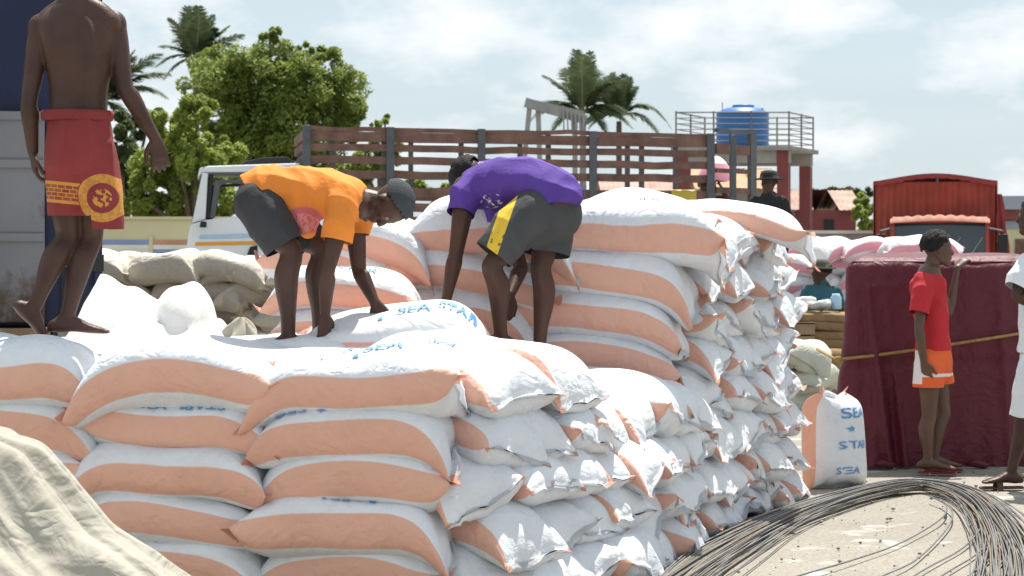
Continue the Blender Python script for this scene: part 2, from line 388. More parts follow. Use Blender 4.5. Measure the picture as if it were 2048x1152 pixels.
def sack_eval(t, th, p):
    """t in [-1,1] along the sack (beyond: sewn flap), th around the section -> positions"""
    c, s = np.cos(th), np.sin(th)
    at = np.minimum(np.abs(t), 1); ov = np.maximum(np.abs(t) - 1, 0); e = (t > 0).astype(int)
    ph = p['ph']
    dent = 1 + p['amp'] * (.06 * np.sin(2.1 * t + ph[0] + 1.3 * np.sin(th + ph[1])) + .035 * np.sin(5 * t + 2 * th + ph[2]) + .03 * np.sin(3 * th - 3.3 * t + ph[3]))
    b = p['T'] / 2 * np.sqrt(np.maximum(1 - at ** p['pz'], 0)) * dent + .004
    a = p['W'] / 2 * (.90 + .10 * at ** 3) * (1 + .025 * np.sin(3 * t + ph[4]))
    ex = 2 / p['n']
    cc = np.sign(c) * np.abs(c) ** ex; ss = np.sign(s) * np.abs(s) ** ex
    # gathers running in from the seams
    ga = p['wr'] * at ** 3.4 * (1 - .75 * at ** 14)
    kk = np.asarray(p['kk'])[e]
    w1 = np.sin(kk * 2 * cc + ph[5] + e) + .6 * np.sin(kk * 3.7 * cc + ph[6] + 2 * e)
    w2 = np.sin(kk * 2.3 * cc + ph[7] - e)
    y = a * cc
    z = b * ss + ga * (.010 * w1 * np.abs(s) + .008 * w2)
    ear = np.where(c > 0, np.asarray(p['ear'])[e], np.asarray(p['ear'])[2 + e])
    sg = np.sign(t)
    x = t.clip(-1, 1) * p['L'] / 2 + sg * ear * np.abs(cc) ** 4 * at ** 8
    x = x - sg * .012 * at ** 8 * (1 - cc ** 2) * (1 + np.sin(kk * cc + ph[8]))
    # flap
    fl = np.asarray(p['fl'])[e]; fa = np.asarray(p['fa'])[e] + .8 * np.sin(3.1 * cc + ph[9] + e) + .3 * np.sin(6 * cc + ph[10])
    q = ov / .06
    x = x + sg * fl * q * np.cos(fa) ; z = z + fl * q * np.sin(fa) + q * .006 * np.sin(9 * cc + ph[11])
    # seam tilts about the long axis; small twist of the whole sack
    rot = p['tw'] * t.clip(-1, 1) + np.asarray(p['se'])[e] * at ** 6
    y, z = y * np.cos(rot) - z * np.sin(rot), y * np.sin(rot) + z * np.cos(rot)
    z = z - p['T'] * np.asarray(p['drop'])[e] * at ** 4.5 + p['wv'] * np.sin(3.4 * t + ph[0] + y * 2)
    z = z - p['d1'] * np.maximum(t, 0).clip(0, 1.05) ** 2.2 - p['d0'] * np.maximum(-t, 0).clip(0, 1.05) ** 2.2
    y = y + p['bend'] * t ** 2
    z = z + .006 * np.sin(4.2 * x / .4 + ph[3]) * np.sin(5 * y / .3 + ph[1])
    return np.stack([x, y, z], -1)

_tt = np.linspace(-1, 1, 41); _tt = np.sign(_tt) * (1 - (1 - np.abs(_tt)) ** 1.7)
TT = np.concatenate([[-1.06, -1.04, -1.02], _tt, [1.02, 1.04, 1.06]])
TH = np.arange(NV) * 2 * math.pi / NV
TT2, TH2 = np.meshgrid(TT, TH, indexing='ij')
BANDB = {}
def sack_mesh(p, low=False):
    V = sack_eval(TT2, TH2, p)
    me = grid_mesh('sack', V, True)
    a = me.attributes.new('band', 'FLOAT', 'POINT'); a.data.foreach_set('value', (np.abs(np.sin(TH2 - p['roll'])) - p['ob'] * np.abs(TT2) ** 8 - .22 * (np.abs(TT2) > 1)).astype(np.float32).ravel())
    a = me.attributes.new('flap', 'FLOAT', 'POINT'); a.data.foreach_set('value', (np.abs(TT2) > 1.0).astype(np.float32).ravel())
    return me

ORD = ['first', 'second', 'third', 'fourth', 'fifth', 'sixth', 'seventh', 'eighth', 'ninth', 'tenth', 'eleventh', 'twelfth']
seed_n = [100]
def sack(name, material, loc, yaw=0, tilt=0, rx=0, label='', cat='sack', group=None, **k):
    """tilt > 0 lowers the local +x end, roll turns about the long axis (rx)"""
    seed_n[0] += 1
    p = sack_params(k.pop('seed', seed_n[0]), **k)
    o = link_mesh(name, sack_mesh(p), MT[material])
    o.location = loc; o.rotation_euler = (rx, tilt, yaw)
    tag(o, label, cat, group); o_p[o.name] = p
    return o
o_p = {}

def glyph(txt, size, font=None):
    cu = bpy.data.curves.new('t', 'FONT'); cu.body = txt; cu.size = size; cu.align_x = 'CENTER'; cu.align_y = 'CENTER'; cu.offset = size * .014
    ob = bpy.data.objects.new('t', cu); COL.objects.link(ob)
    me = bpy.data.meshes.new_from_object(ob.evaluated_get(bpy.context.evaluated_depsgraph_get()))
    bpy.data.objects.remove(ob); bpy.data.curves.remove(cu)
    return me
def star_mesh(r):
    bm = bmesh.new(); c = bm.verts.new((0, 0, 0)); vs = [bm.verts.new((math.sin(k * math.pi / 5) * (r if k % 2 == 0 else r * .45), math.cos(k * math.pi / 5) * (r if k % 2 == 0 else r * .45), 0)) for k in range(10)]
    for k in range(10): bm.faces.new((c, vs[k], vs[(k + 1) % 10]))
    me = bpy.data.meshes.new('star'); bm.to_mesh(me); bm.free(); return me
def print_on(o, what, t0, th0, size, flip=1, rot=False):
    """flat blue print laid on the sack's own curved surface; th0 = 90 deg is the top, 180 deg the side facing -y"""
    p = o_p[o.name]
    me = star_mesh(size) if what == '*' else glyph(what, size)
    bm = bmesh.new(); bm.from_mesh(me); bmesh.ops.triangulate(bm, faces=bm.faces[:])
    for _ in range(3):
        es = [e for e in bm.edges if e.calc_length() > .018]
        if not es: break
        bmesh.ops.subdivide_edges(bm, edges=es, cuts=1); bmesh.ops.triangulate(bm, faces=bm.faces[:])
    co = np.array([v.co[:] for v in bm.verts])
    t = t0 + flip * co[:, 0] / (p['L'] / 2); r = (p['W'] + p['T']) / 4 * 1.05
    th = th0 - flip * co[:, 1] / r
    if rot: t = t0 + co[:, 1] / (p['L'] / 2); th = th0 + co[:, 0] / r
    e = 1e-3
    A = sack_eval(t, th, p); dt = sack_eval(t + e, th, p) - A; dh = sack_eval(t, th + e, p) - A
    nrm = np.cross(dt, dh); nrm /= np.linalg.norm(nrm, axis=1)[:, None] + 1e-9
    out = np.sign((nrm[:, 1:] * A[:, 1:]).sum(1))[:, None]
    A = A + nrm * out * .0065
    for v, c in zip(bm.verts, A): v.co = c
    m2 = bpy.data.meshes.new('print'); bm.to_mesh(m2); bm.free(); bpy.data.meshes.remove(me)
    q = bpy.data.objects.new('star_mark' if what == '*' else 'lettering', m2); COL.objects.link(q); m2.materials.append(MT['ink'])
    q.parent = o
    return q

# big stack of white sacks with orange side bands
C0 = Vector((-.33, 9.2, 0)); DU = Vector((-math.cos(R(10)), math.sin(R(10)), 0)); DV = Vector((.352, .936, 0))
PITCH = .215; YAW = R(-10)
def course_name(k, top): return ['top', 'second', 'third', 'fourth', 'fifth', 'sixth', 'seventh', 'eighth', 'ninth'][top - k] + (' course' if k == top else ' course down')
GS = 'orange-striped sacks of the big stack'
SK = {}
# plan of the long side, from the near corner to the far end: sack ends lie along it
SIDE = np.array([(-.26, 9.28), (.10, 9.62), (.42, 10.10), (.68, 10.70), (1.02, 11.70), (1.38, 12.70), (1.76, 13.70)])
SARC = np.r_[0, np.cumsum(np.linalg.norm(np.diff(SIDE, axis=0), axis=1))]
def side_at(a):
    p = Vector((np.interp(a, SARC, SIDE[:, 0]), np.interp(a, SARC, SIDE[:, 1]), 0))
    q = Vector((np.interp(a + .25, SARC, SIDE[:, 0]) - np.interp(a - .25, SARC, SIDE[:, 0]), np.interp(a + .25, SARC, SIDE[:, 1]) - np.interp(a - .25, SARC, SIDE[:, 1]), 0)).normalized()
    return p, Vector((q.y, -q.x, 0))                                  # point and outward normal
def side_sack(k, a, lab, g, flare, top=False, **kw):
    p, nrm = side_at(a + g.uniform(-.03, .03)); p = p + nrm * (flare + g.uniform(-.05, .05)); ang = math.atan2(nrm.y, nrm.x)
    L_ = .88; c = p - nrm * (L_ / 2)
    return sack('grain_sack', 'sack', (c.x, c.y, (kw.pop('z0', .118)) + kw.pop('pitch', PITCH) * k + g.uniform(-.014, .014)), ang + g.uniform(-.13, .13), g.uniform(-.01, .07) + (.04 if top else 0), g.uniform(-.15, .15), lab, 'sack', GS,
                Lh=L_, W=kw.pop('W', .45), T=.285 if top else .262, n=2.5, pz=g.uniform(3.2, 4.8), d0=0, d1=g.uniform(.02, .07), amp=1.25, ob=-.05, drop=g.uniform(.02, .22, 2), fl=g.uniform(.012, .036, 2),
                ear=g.uniform(-.01, .02, 4), roll=g.uniform(-.3, .3), wr=g.uniform(.5, 1.1), **kw)
for j in range(5):
    for i in range(4):
        if i == 3 and j > 2: continue
        for k in range(5):
            if i == 0 and j >= 3 and k == 4: continue
            if k < 3 and j > 0: continue                                 # wholly buried
            if i == 0 and j == 1: continue
            g = np.random.default_rng(1000 + i * 100 + j * 10 + k)
            pos = C0 + DU * (.42 + .79 * i + g.uniform(-.03, .03)) + DV * (.25 + .46 * j + g.uniform(-.05, .035))
            top = k == 4 or (i == 0 and j >= 3 and k == 3)
            if j == 0:
                where = 'corner sack' if i == 0 else ORD[i] + ' sack from the corner'
                lab = f'orange-striped white sack, {course_name(k, 4)}, {where}, front face of low stack'
            else:
                lab = f'orange-striped white sack bedded inside low stack, {course_name(k, 4)}, {ORD[j]} row, {ORD[i]} file'
            SK[i, j, k] = sack('grain_sack', 'sack', (pos.x, pos.y, .172 + .20 * k + g.uniform(-.012, .012) + (.012 if top else 0)),
                     YAW + g.uniform(-.055, .055), g.uniform(-.035, .045), g.uniform(-.09, .09),
                     lab, 'sack', GS, T=.28 if top else .256, n=2.6 if top else 3.0, d0=0, d1=0, seed=3000 + i * 100 + j * 10 + k,
                     amp=g.uniform(1.0, 1.7), wv=g.uniform(.005, .020), wr=g.uniform(1.0, 1.9), pz=g.uniform(4.5, 9), W=.54, Lh=.86, drop=g.uniform(.2, .42, 2), fl=g.uniform(.02, .05, 2), roll=.14 + g.uniform(-.16, .16))
for k in range(5):
    arcs = [.40, .86] if k == 4 else ([.28, .60, .93, 1.26, 1.68, 2.10, 2.52] if k == 3 else [.18 + .315 * q + (.12 if k % 2 else 0) for q in range(8)])
    for q, a_ in enumerate(arcs):
        g = np.random.default_rng(1500 + q * 10 + k); tp = k == 4 or (k == 3 and a_ > 1.4)
        SK['q', q, k] = side_sack(k, a_, f'orange-striped white sack, {course_name(k, 4)}, {ORD[q + 1]} from the corner, long side of low stack', g, .17 * (4 - k) / 4, tp, W=.54 if tp else .45, z0=.135, pitch=.21)
# tall part: front face sacks placed by their right-hand ends
def by_right(px, Y, z, name_lab, tilt=0, k_=None, **kw):
    right = (px - 1024) * Y / F_PX
    o = sack('grain_sack', 'sack', (right - kw.get('Lh', .88) / 2 * math.cos(tilt), Y + .06, z), YAW + rng.uniform(-.04, .04), tilt, rng.uniform(-.05, .05), name_lab, 'sack', GS, **kw)
    return o
TR = {7: [1448, 1166, 882], 6: [1395, 1122, 866], 5: [1378, 1100], 4: [1366, 1052]}
for k in range(8):
    for i, px in enumerate(TR.get(k, [1366])):
        Y = 11.62 + .06 * i
        z = .118 + PITCH * k + (.02 if k == 7 else 0); tl = {7: .05, 6: .10, 5: .08, 4: .06}.get(k, 0)
        if i == 2: z, tl = (1.61, .16) if k == 7 else (1.42, .26)
        lab = f'orange-striped white sack, {course_name(k, 7)}, {["corner", "second from corner", "third from corner"][i]}, front face of tall stack'
        SK['t', i, k] = by_right(px, Y, z, lab, tl, T=.33 if k == 7 else .265, d1=.07 if k < 7 else .05, d0=.0, n=2.5, roll=[.1, .2, .05][i] + (-.15 if k == 4 else 0) + (.2 if k == 7 else 0), wr=1.3)
SK['a'] = by_right(846, 11.12, 1.335, 'plump orange-striped sack leaning behind the bending worker in orange', .05, Lh=.74, T=.27, d1=.10, roll=.15)
SK['b'] = by_right(868, 11.05, 1.13, 'orange-striped sack under the plump one behind the worker in orange', .0, Lh=.80, T=.25)
SK['c'] = sack('grain_sack', 'sack', P(790, 668, 10.55) + Vector((0, 0, 0)), R(-4), -.03, .15, 'orange-striped sack gripped by the two bending workers', 'sack', GS, T=.25, roll=.3)
for j in range(6):
    for k in range(8):
        g = np.random.default_rng(5000 + j * 10 + k)
        SK['s', j, k] = side_sack(k, 3.10 + .345 * j, f'orange-striped white sack, {course_name(k, 7)}, {ORD[j + 1]} from the corner, long side of tall stack', g, .10 * (7 - k) / 7 - .02 * (j > 3), k == 7)
for k in range(4):                                                       # between the low and the tall part
    g = np.random.default_rng(5900 + k); side_sack(k, 2.82, f'orange-striped white sack, {course_name(k, 3)}, long side, tucked where tall stack begins', g, .12 * (4 - k) / 4)
sack('grain_sack', 'sack', P(1284, 424, 12.1), YAW + .1, .02, .05, 'orange-striped sack lying loose on top of the tall stack', 'sack', GS, Lh=.72, T=.22, n=2.2, pz=2.4, roll=.0)
sack('grain_sack', 'sack', P(1482, 438, 13.0), YAW - .08, .12, .1, 'orange-striped sack overhanging the far end of the tall stack top', 'sack', GS, Lh=.80, T=.19, d1=.06)
for key, items in {(0, 0, 4): [('*', .02, 2.12, .024, 1), ('SEA', .26, 1.82, .11, 1), ('*', -.34, 2.0, .018, 1), ('STAR', .05, 1.55, .09, 1)],
                   (0, 0, 3): [('*', -.30, 2.46, .024, -1), ('SEA', -.62, 2.36, .085, -1)],
                   (1, 0, 3): [('STAR', .34, 2.44, .085, -1), ('*', .10, 2.50, .018, 1), ('SEA', -.22, 2.46, .08, 1), ('*', -.55, 2.44, .02, 1)],
                   (0, 0, 1): [('*', .28, 2.35, .026, 1), ('SEA', -.1, 2.25, .085, -1)], (1, 0, 0): [('SEA', .0, 2.3, .10, -1), ('*', .4, 2.35, .02, 1)],
                   ('t', 0, 4): [('*', -.30, 3.95, .028, 1), ('*', .16, 4.05, .028, 1), ('SEA', -.58, 4.2, .08, 1), ('*', .62, 4.1, .022, 1)],
                   ('a'): [('STAR', .15, 1.95, .09, 1)], ('t', 0, 7): [('SEA', .1, 1.9, .08, 1)], ('q', 0, 4): [('SEA', .1, 1.9, .09, 1)],
                   ('c'): [('SEA', .25, 1.9, .10, 1), ('*', -.1, 2.1, .022, 1), ('STAR', .7, 1.7, .08, 1)]}.items():
    for it in items: print_on(SK[key], *it)

# sack standing on end at the far corner of the stack
g0 = G(1676, 975)
st = sack('grain_sack', 'sack', (g0.x - .01, g0.y + .14, .288), 0, 0, 0, 'orange-striped sack standing upright on the ground beside the maroon tarpaulin', 'sack', None,
          Lh=.565, W=.44, T=.25, n=3.2, pz=5.5, roll=0, drop=np.array([0., 0.]), wv=0, d0=0, d1=0, bend=0, tw=.05, amp=.5, fa=np.array([.2, 1.2]), se=np.array([0., .5]))
mtx = Matrix.Rotation(R(120), 4, 'Z') @ Matrix.Rotation(R(4), 4, 'Y') @ Matrix.Rotation(R(-90), 4, 'Y')
st.matrix_world = Matrix.Translation(st.location) @ mtx
for it in [('SEA', .60, 1.86, .09, 1, True), ('*', .26, 1.66, .022, 1, True), ('STAR', -.10, 1.84, .07, 1, True), ('SEA', -.66, 1.60, .06, 1, True)]:
    q = print_on(st, *it)

# beige sacks stacked in the yard behind
GB = 'beige sacks of the stack before the white truck'
for k in range(9):
    for i in range(8):
        g = np.random.default_rng(7000 + k * 10 + i)
        Y = 15.0 + g.uniform(-.1, .1) + (.10 if i % 2 else 0)
        lab = f'beige sack, {course_name(k, 8)}, {ORD[i]} from the navy truck, in the stack behind'
        x0 = 200 + 68 * i + (32 if k % 2 else -4)
        sack('beige_sack', 'beige_sack', ((x0 - 1024) * Y / F_PX, Y, .09 + .163 * k + g.uniform(-.01, .01)), R([28, -12, 16, -22, 10, -8, 24][(i + k) % 7]) + g.uniform(-.2, .2), g.uniform(-.07, .09), g.uniform(-.12, .12), lab, 'sack', GB,
             Lh=.53, W=.38, T=.205, amp=2.0, wr=2.0, pz=4.2)
for i, x0 in enumerate([240, 400, 520]):
    sack('beige_sack', 'beige_sack', ((x0 - 1024) * 15.5 / F_PX, 15.5, 1.36), R(-14 + 12 * i), 0, 0, f'beige sack of the back row, top course, {ORD[i]} from the navy truck', 'sack', GB, Lh=.75, W=.48, T=.25, amp=1.8)

# pink striped sacks, beige-grey sacks and jute bales beyond the tarpaulin
GP = 'pink-striped sacks of the far pile'
for k in range(8):
    for i in range(5):
        g = np.random.default_rng(8000 + k * 10 + i)
        Y = 25.5 + g.uniform(-.15, .15)
        px = 1572 + i * 66 + (30 if k % 2 else 0) + g.uniform(-8, 8)
        sack('pink_sack', 'pink_sack', ((px - 1024) * Y / F_PX, Y, .11 + .2 * k), g.uniform(-.5, .5) + (R(60) if i % 2 else 0), g.uniform(-.12, .12), g.uniform(-.2, .2),
             f'pink-striped white sack, {course_name(k, 7)}, {ORD[i]} from the tall stack, far pile', 'sack', GP, Lh=.72, W=.46, T=.25, amp=1.5)
sack('pink_sack', 'pink_sack', P(1815, 492, 25), .2, -.14, .1, 'pink-striped sack tipped up on the far pile in front of the red truck', 'sack', GP, Lh=.6, W=.45, T=.2)
GG = 'grey-green sacks beside the jute bales'
for k in range(3):
    for i in range(2):
        g = np.random.default_rng(9000 + k * 10 + i)
        Y = 20.5
        sack('grain_sack', 'grey_sack', ((1578 + 40 * i - 1024) * Y / F_PX, Y - .1 * i, .12 + .21 * k), R(70) + g.uniform(-.3, .3), 0, g.uniform(-.1, .1),
             f'grey-green sack, {["bottom", "middle", "top"][k]} of the {["inner", "outer"][i]} pile beside the brown jute bales', 'sack', GG, Lh=.7, W=.42, T=.26, amp=1.5)
GJ = 'folded jute bales'
for k in range(9):
    g = np.random.default_rng(9500 + k)
    sack('jute_bale', 'jute', (P(1662, 700, 24).x + g.uniform(-.03, .03), 24, .05 + .09 * k), g.uniform(-.06, .06), 0, 0,
         f'flat brown jute bale, {ORD[k]} up from the ground, beside the maroon tarpaulin', 'bale', GJ, Lh=1.0, W=.7, T=.115, n=4.5, pz=9, amp=.6, drop=np.array([0., 0.]), wv=.003, fl=np.array([.01, .01]))
sack('jute_bale', 'jute', (P(1668, 740, 22.6).x, 22.6, .30), .1, 0, 0, 'brown jute bale set on a pale crate by the tarpaulin edge', 'bale', GJ, Lh=.5, W=.4, T=.34, n=4, pz=9, amp=.6, drop=np.array([0., 0.]))
MB().box(3.02, 3.6, 22.4, 22.8, 0, .13).build('low_crate', MT['wood'], None, bevel=.01)
tag(bpy.context.scene.objects['low_crate'], 'low pale wooden crate under the jute bale', 'crate')
# ------------------------------------------------------------------ people
def hinted(d, hint):
    d = Vector(d).normalized(); h = Vector(hint); s = (h - d * h.dot(d))
    if s.length < 1e-4: s = d.orthogonal()
    s.normalize(); return s, d.cross(s).normalized()
def limb(mb, pts, prof, hint=(0, 1, 0), flat=1.0, r0=True, r1=True, n=16):
    """prof: radius at each point; flat scales the second half axis"""
    pts = [Vector(p) for p in pts]; secs = []
    for i, p in enumerate(pts):
        d = pts[min(i+1, len(pts)-1)] - pts[max(i-1, 0)]
        s, b = hinted(d, hint)
        r = prof[i]; ra, rb = (r if hasattr(r, '__len__') else (r, r * flat))
        secs.append((p, s * ra, b * rb))
    mb.loft(secs, n=n, round0=r0, round1=r1)
def lerp(a, b, t): return Vector(a) * (1 - t) + Vector(b) * t
def arm(mb, sh, el, wr, k=1.0):
    limb(mb, [sh, lerp(sh, el, .28), lerp(sh, el, .62), el, lerp(el, wr, .22), lerp(el, wr, .6), wr],
         [.056*k, .053*k, .045*k, .037*k, .041*k, .033*k, .025*k])
def leg(mb, hip, kn, an, back, k=1.0):
    b = Vector(back).normalized()
    limb(mb, [hip, lerp(hip, kn, .4), lerp(hip, kn, .8), kn, lerp(kn, an, .25) + b * .018 * k, lerp(kn, an, .45) + b * .016 * k, lerp(kn, an, .75) + b * .004, an],
         [.088*k, .078*k, .06*k, .054*k, .058*k, .053*k, .038*k, .034*k])
def foot(mb, an, fwd, up=(0, 0, 1), k=1.0):
    f = Vector(fwd).normalized(); u = Vector(up); u = (u - f * u.dot(f)).normalized(); s = f.cross(u); a = Vector(an)
    pts = [(-.055, -.045, .030, .030), (-.02, -.035, .034, .042), (.04, -.035, .036, .036), (.10, -.05, .043, .024), (.15, -.058, .044, .017), (.175, -.062, .036, .012)]
    mb.loft([(a + f * x * k + u * z * k, s * w * k, u * h * k) for x, z, w, h in pts], n=16)
    for q, (o, l) in enumerate([(-.030, .026), (-.012, .022), (.003, .018), (.017, .013), (.030, .006)]):
        c = a + f * (.175 + l * .3) * k + s * o * k + u * -.064 * k
        mb.loft([(c - f * .02, s * .010, u * .010), (c + f * l * .6, s * .010, u * .009)], n=10, sub=2)
def hand(mb, wr, fwd, palm, thumb_side, curl=.5, k=1.0, spread=.10):
    f = Vector(fwd).normalized(); p = Vector(palm); p = (p - f * p.dot(f)).normalized(); s = f.cross(p) * thumb_side
    w = Vector(wr)
    mb.loft([(w - f * .01, s * .026 * k, p * .019 * k), (w + f * .03 * k, s * .034 * k, p * .017 * k), (w + f * .065 * k, s * .041 * k, p * .015 * k), (w + f * .088 * k, s * .041 * k, p * .013 * k)], n=16)
    for q, (o, ln) in enumerate([(.030, .072), (.0105, .082), (-.0095, .077), (-.029, .060)]):
        b = w + f * .082 * k + s * o * k; d = (f + s * (o / .03) * spread).normalized(); pts = [b]; ang = curl * .5
        for sl in (.45, .32, .25):
            dd = d * math.cos(ang) + p * math.sin(ang); b = b + dd * ln * sl * k; pts.append(b); ang += curl * .85
        limb(mb, pts, [.0098*k, .0092*k, .0085*k, .0074*k], n=10)
    b = w + f * .022 * k + s * .028 * k; d1 = (f * .75 + s * .62 + p * .25).normalized(); d2 = (f * .92 + s * .22 + p * .35).normalized()
    limb(mb, [b, b + d1 * .038 * k, b + d1 * .038 * k + d2 * .032 * k, b + d1 * .038 * k + d2 * .055 * k], [.014*k, .012*k, .0105*k, .009*k], n=10)
def head(mb, c, face, up, k=1.0, ears=True):
    """c: centre of the skull; face: where the nose points; up: crown"""
    u = Vector(up).normalized(); f = Vector(face); f = (f - u * f.dot(u)).normalized(); s = f.cross(u); c = Vector(c)
    q = lambda x, y, z: c + f * x * k + s * y * k + u * z * k
    ax = (f, s, u)
    mb.ball(q(-.010, 0, .025), .098*k, .076*k, .088*k, ax)
    mb.loft([(q(.035, 0, .045), f * .052*k, s * .066*k), (q(.040, 0, 0), f * .052*k, s * .064*k), (q(.040, 0, -.045), f * .048*k, s * .056*k), (q(.046, 0, -.085), f * .040*k, s * .042*k), (q(.058, 0, -.108), f * .022*k, s * .026*k)], n=20)
    mb.loft([(q(-.03, 0, -.02), f * .06*k, s * .06*k), (q(.01, 0, -.075), f * .045*k, s * .052*k)], n=16)
    mb.ball(q(.080, 0, .028), .014*k, .046*k, .011*k, ax)                                   # brow
    mb.loft([(q(.086, 0, .012), f * .009*k, s * .009*k), (q(.100, 0, -.014), f * .012*k, s * .013*k), (q(.103, 0, -.030), f * .014*k, s * .021*k)], n=12)  # nose
    mb.ball(q(.087, 0, -.057), .013*k, .025*k, .008*k, ax); mb.ball(q(.085, 0, -.071), .013*k, .024*k, .009*k, ax)   # lips
    mb.ball(q(.078, 0, -.100), .018*k, .022*k, .016*k, ax)
    for e in (-1, 1):
        mb.ball(q(.072, e * .036, -.018), .02*k, .02*k, .016*k, ax)                            # cheekbone
        if ears:
            mb.ball(q(-.012, e * .077, -.008), .019*k, .009*k, .032*k, (( f * .9 - s * .43 * -e).normalized(), s, u))
    return [q(.079, e * .031, .010) for e in (-1, 1)], ax

def remesh(mb, voxel, smooth, name):
    me = mb.mesh('tmp'); o = bpy.data.objects.new('tmp', me); COL.objects.link(o)
    m = o.modifiers.new('r', 'REMESH'); m.mode = 'VOXEL'; m.voxel_size = voxel
    if smooth:
        s = o.modifiers.new('s', 'SMOOTH'); s.factor = .5; s.iterations = smooth
    out = bpy.data.meshes.new_from_object(o.evaluated_get(bpy.context.evaluated_depsgraph_get()))
    bpy.data.objects.remove(o); bpy.data.meshes.remove(me); out.name = name
    return out
def warp(me, fn):
    n = len(me.vertices); co = np.empty(n * 3, np.float32); me.vertices.foreach_get('co', co); co = co.reshape(-1, 3).astype(float)
    no = np.empty(n * 3, np.float32); me.vertices.foreach_get('normal', no); no = no.reshape(-1, 3)
    me.vertices.foreach_set('co', fn(co, no).astype(np.float32).ravel()); me.update()
def open_hem(me, cuts):
    """cut a garment open along clean hems: cuts = (point, outward axis, radius)"""
    bm = bmesh.new(); bm.from_mesh(me)
    for p, a, r in cuts:
        p = Vector(p); a = Vector(a).normalized()
        fs = [f for f in bm.faces if (f.calc_center_median() - p).length < r]
        geom = list({v for f in fs for v in f.verts}) + list({e for f in fs for e in f.edges}) + fs
        bmesh.ops.bisect_plane(bm, geom=geom, dist=.0005, plane_co=p - a * .012, plane_no=a, clear_outer=True)
    bm.to_mesh(me); bm.free()
def folds(amp, dirs, seed=0):
    g = np.random.default_rng(seed); ph = g.uniform(0, 6.28, 9)
    def fn(co, no):
        d = 0
        for i, (k, a) in enumerate(dirs):
            w = co @ np.array(k)
            w = w + ph[i] + 1.6 * np.sin(co @ np.array([7., 5., 9.]) + ph[-1 - i % 3]) + .7 * np.sin(co @ np.array([-13., 17., 11.]) + ph[i])
            patch = .35 + .65 * np.clip(np.sin(co @ np.array([9., -6., 12.]) + ph[(i + 4) % 9]) + .4, 0, 1)
            d = d + a * patch * (1 - 2 * np.abs(np.sin(w / 2)) ** .8)
        return co + no * (amp * d)[:, None]
    return fn
def garment(name, mb, parent, material, cuts=(), voxel=.009, smooth=5, amp=.006, dirs=(((30, 0, 10), 1), ((8, 20, 25), .8), ((50, 10, -30), .5)), seed=0):
    me = remesh(mb, voxel, smooth, name)
    warp(me, folds(amp, dirs, seed))
    if cuts: open_hem(me, cuts)
    return link_mesh(name, me, material, parent)
def body(parent, mb, material, voxel=.0058, smooth=3, fn=None):
    me = remesh(mb, voxel, smooth, 'body')
    if fn: warp(me, fn)
    return link_mesh('body', me, material, parent)
def eyes(parent_body, pts, ax):
    for p in pts:
        m = MB(); m.ball(p, .0115, axes=ax, n=10, m=8); e = m.build('eye', MT['eye'], parent_body, True)
def hair(parent_body, c, ax, k=1.0, name='hair', material=None, low=-.02, puff=.0):
    f, s, u = ax; c = Vector(c); m = MB(); m.ball(c + f * -.014 * k + u * .029 * k, (.102 + puff) * k, (.081 + puff) * k, (.091 + puff) * k, ax, n=36, m=24)
    me = m.mesh(name); bm = bmesh.new(); bm.from_mesh(me)
    dele = [v for v in bm.verts if (v.co - c).dot(u) < (low + random.uniform(-.007, .007) + .088 * max(0, (v.co - c).dot(f) / .1 + .22) ** .8) * k]
    bmesh.ops.delete(bm, geom=dele, context='VERTS'); bm.to_mesh(me); bm.free()
    if material is None: warp(me, folds(.006, (((160, 90, 60), 1), ((-80, 150, 110), 1), ((90, -120, 170), .8)), 3))
    return link_mesh(name, me, material or MT['hair'], parent_body)

def cloth_print(m, items):
    """items: (centre, (rx, ry, rz), colour, noise scale, threshold) printed patches on a garment"""
    t = m.node_tree; b, cs = base_color_link(m); l = t.links.new
    c = t.nodes.new('ShaderNodeTexCoord')
    for ce, ra, col, ns, thr in items:
        mp = t.nodes.new('ShaderNodeMapping'); mp.vector_type = 'TEXTURE'; mp.inputs['Location'].default_value = ce; mp.inputs['Scale'].default_value = ra
        l(c.outputs['Object'], mp.inputs[0])
        vl = t.nodes.new('ShaderNodeVectorMath'); vl.operation = 'LENGTH'; l(mp.outputs[0], vl.inputs[0])
        fac = math_node(t, 'MULTIPLY', math_node(t, 'SUBTRACT', 1.0, vl.outputs['Value']), 6, True)
        if ns:
            n = t.nodes.new('ShaderNodeTexNoise'); n.inputs['Scale'].default_value = ns; n.inputs['Detail'].default_value = 3; l(c.outputs['Object'], n.inputs['Vector'])
            fac = math_node(t, 'MULTIPLY', fac, math_node(t, 'MULTIPLY', math_node(t, 'SUBTRACT', n.outputs['Fac'], thr), 14, True))
        mx = t.nodes.new('ShaderNodeMix'); mx.data_type = 'RGBA'; mx.inputs['B'].default_value = (*col, 1)
        l(fac, mx.inputs['Factor']); l(cs, mx.inputs['A']); cs = mx.outputs['Result']
    l(cs, b.inputs['Base Color'])
    return m

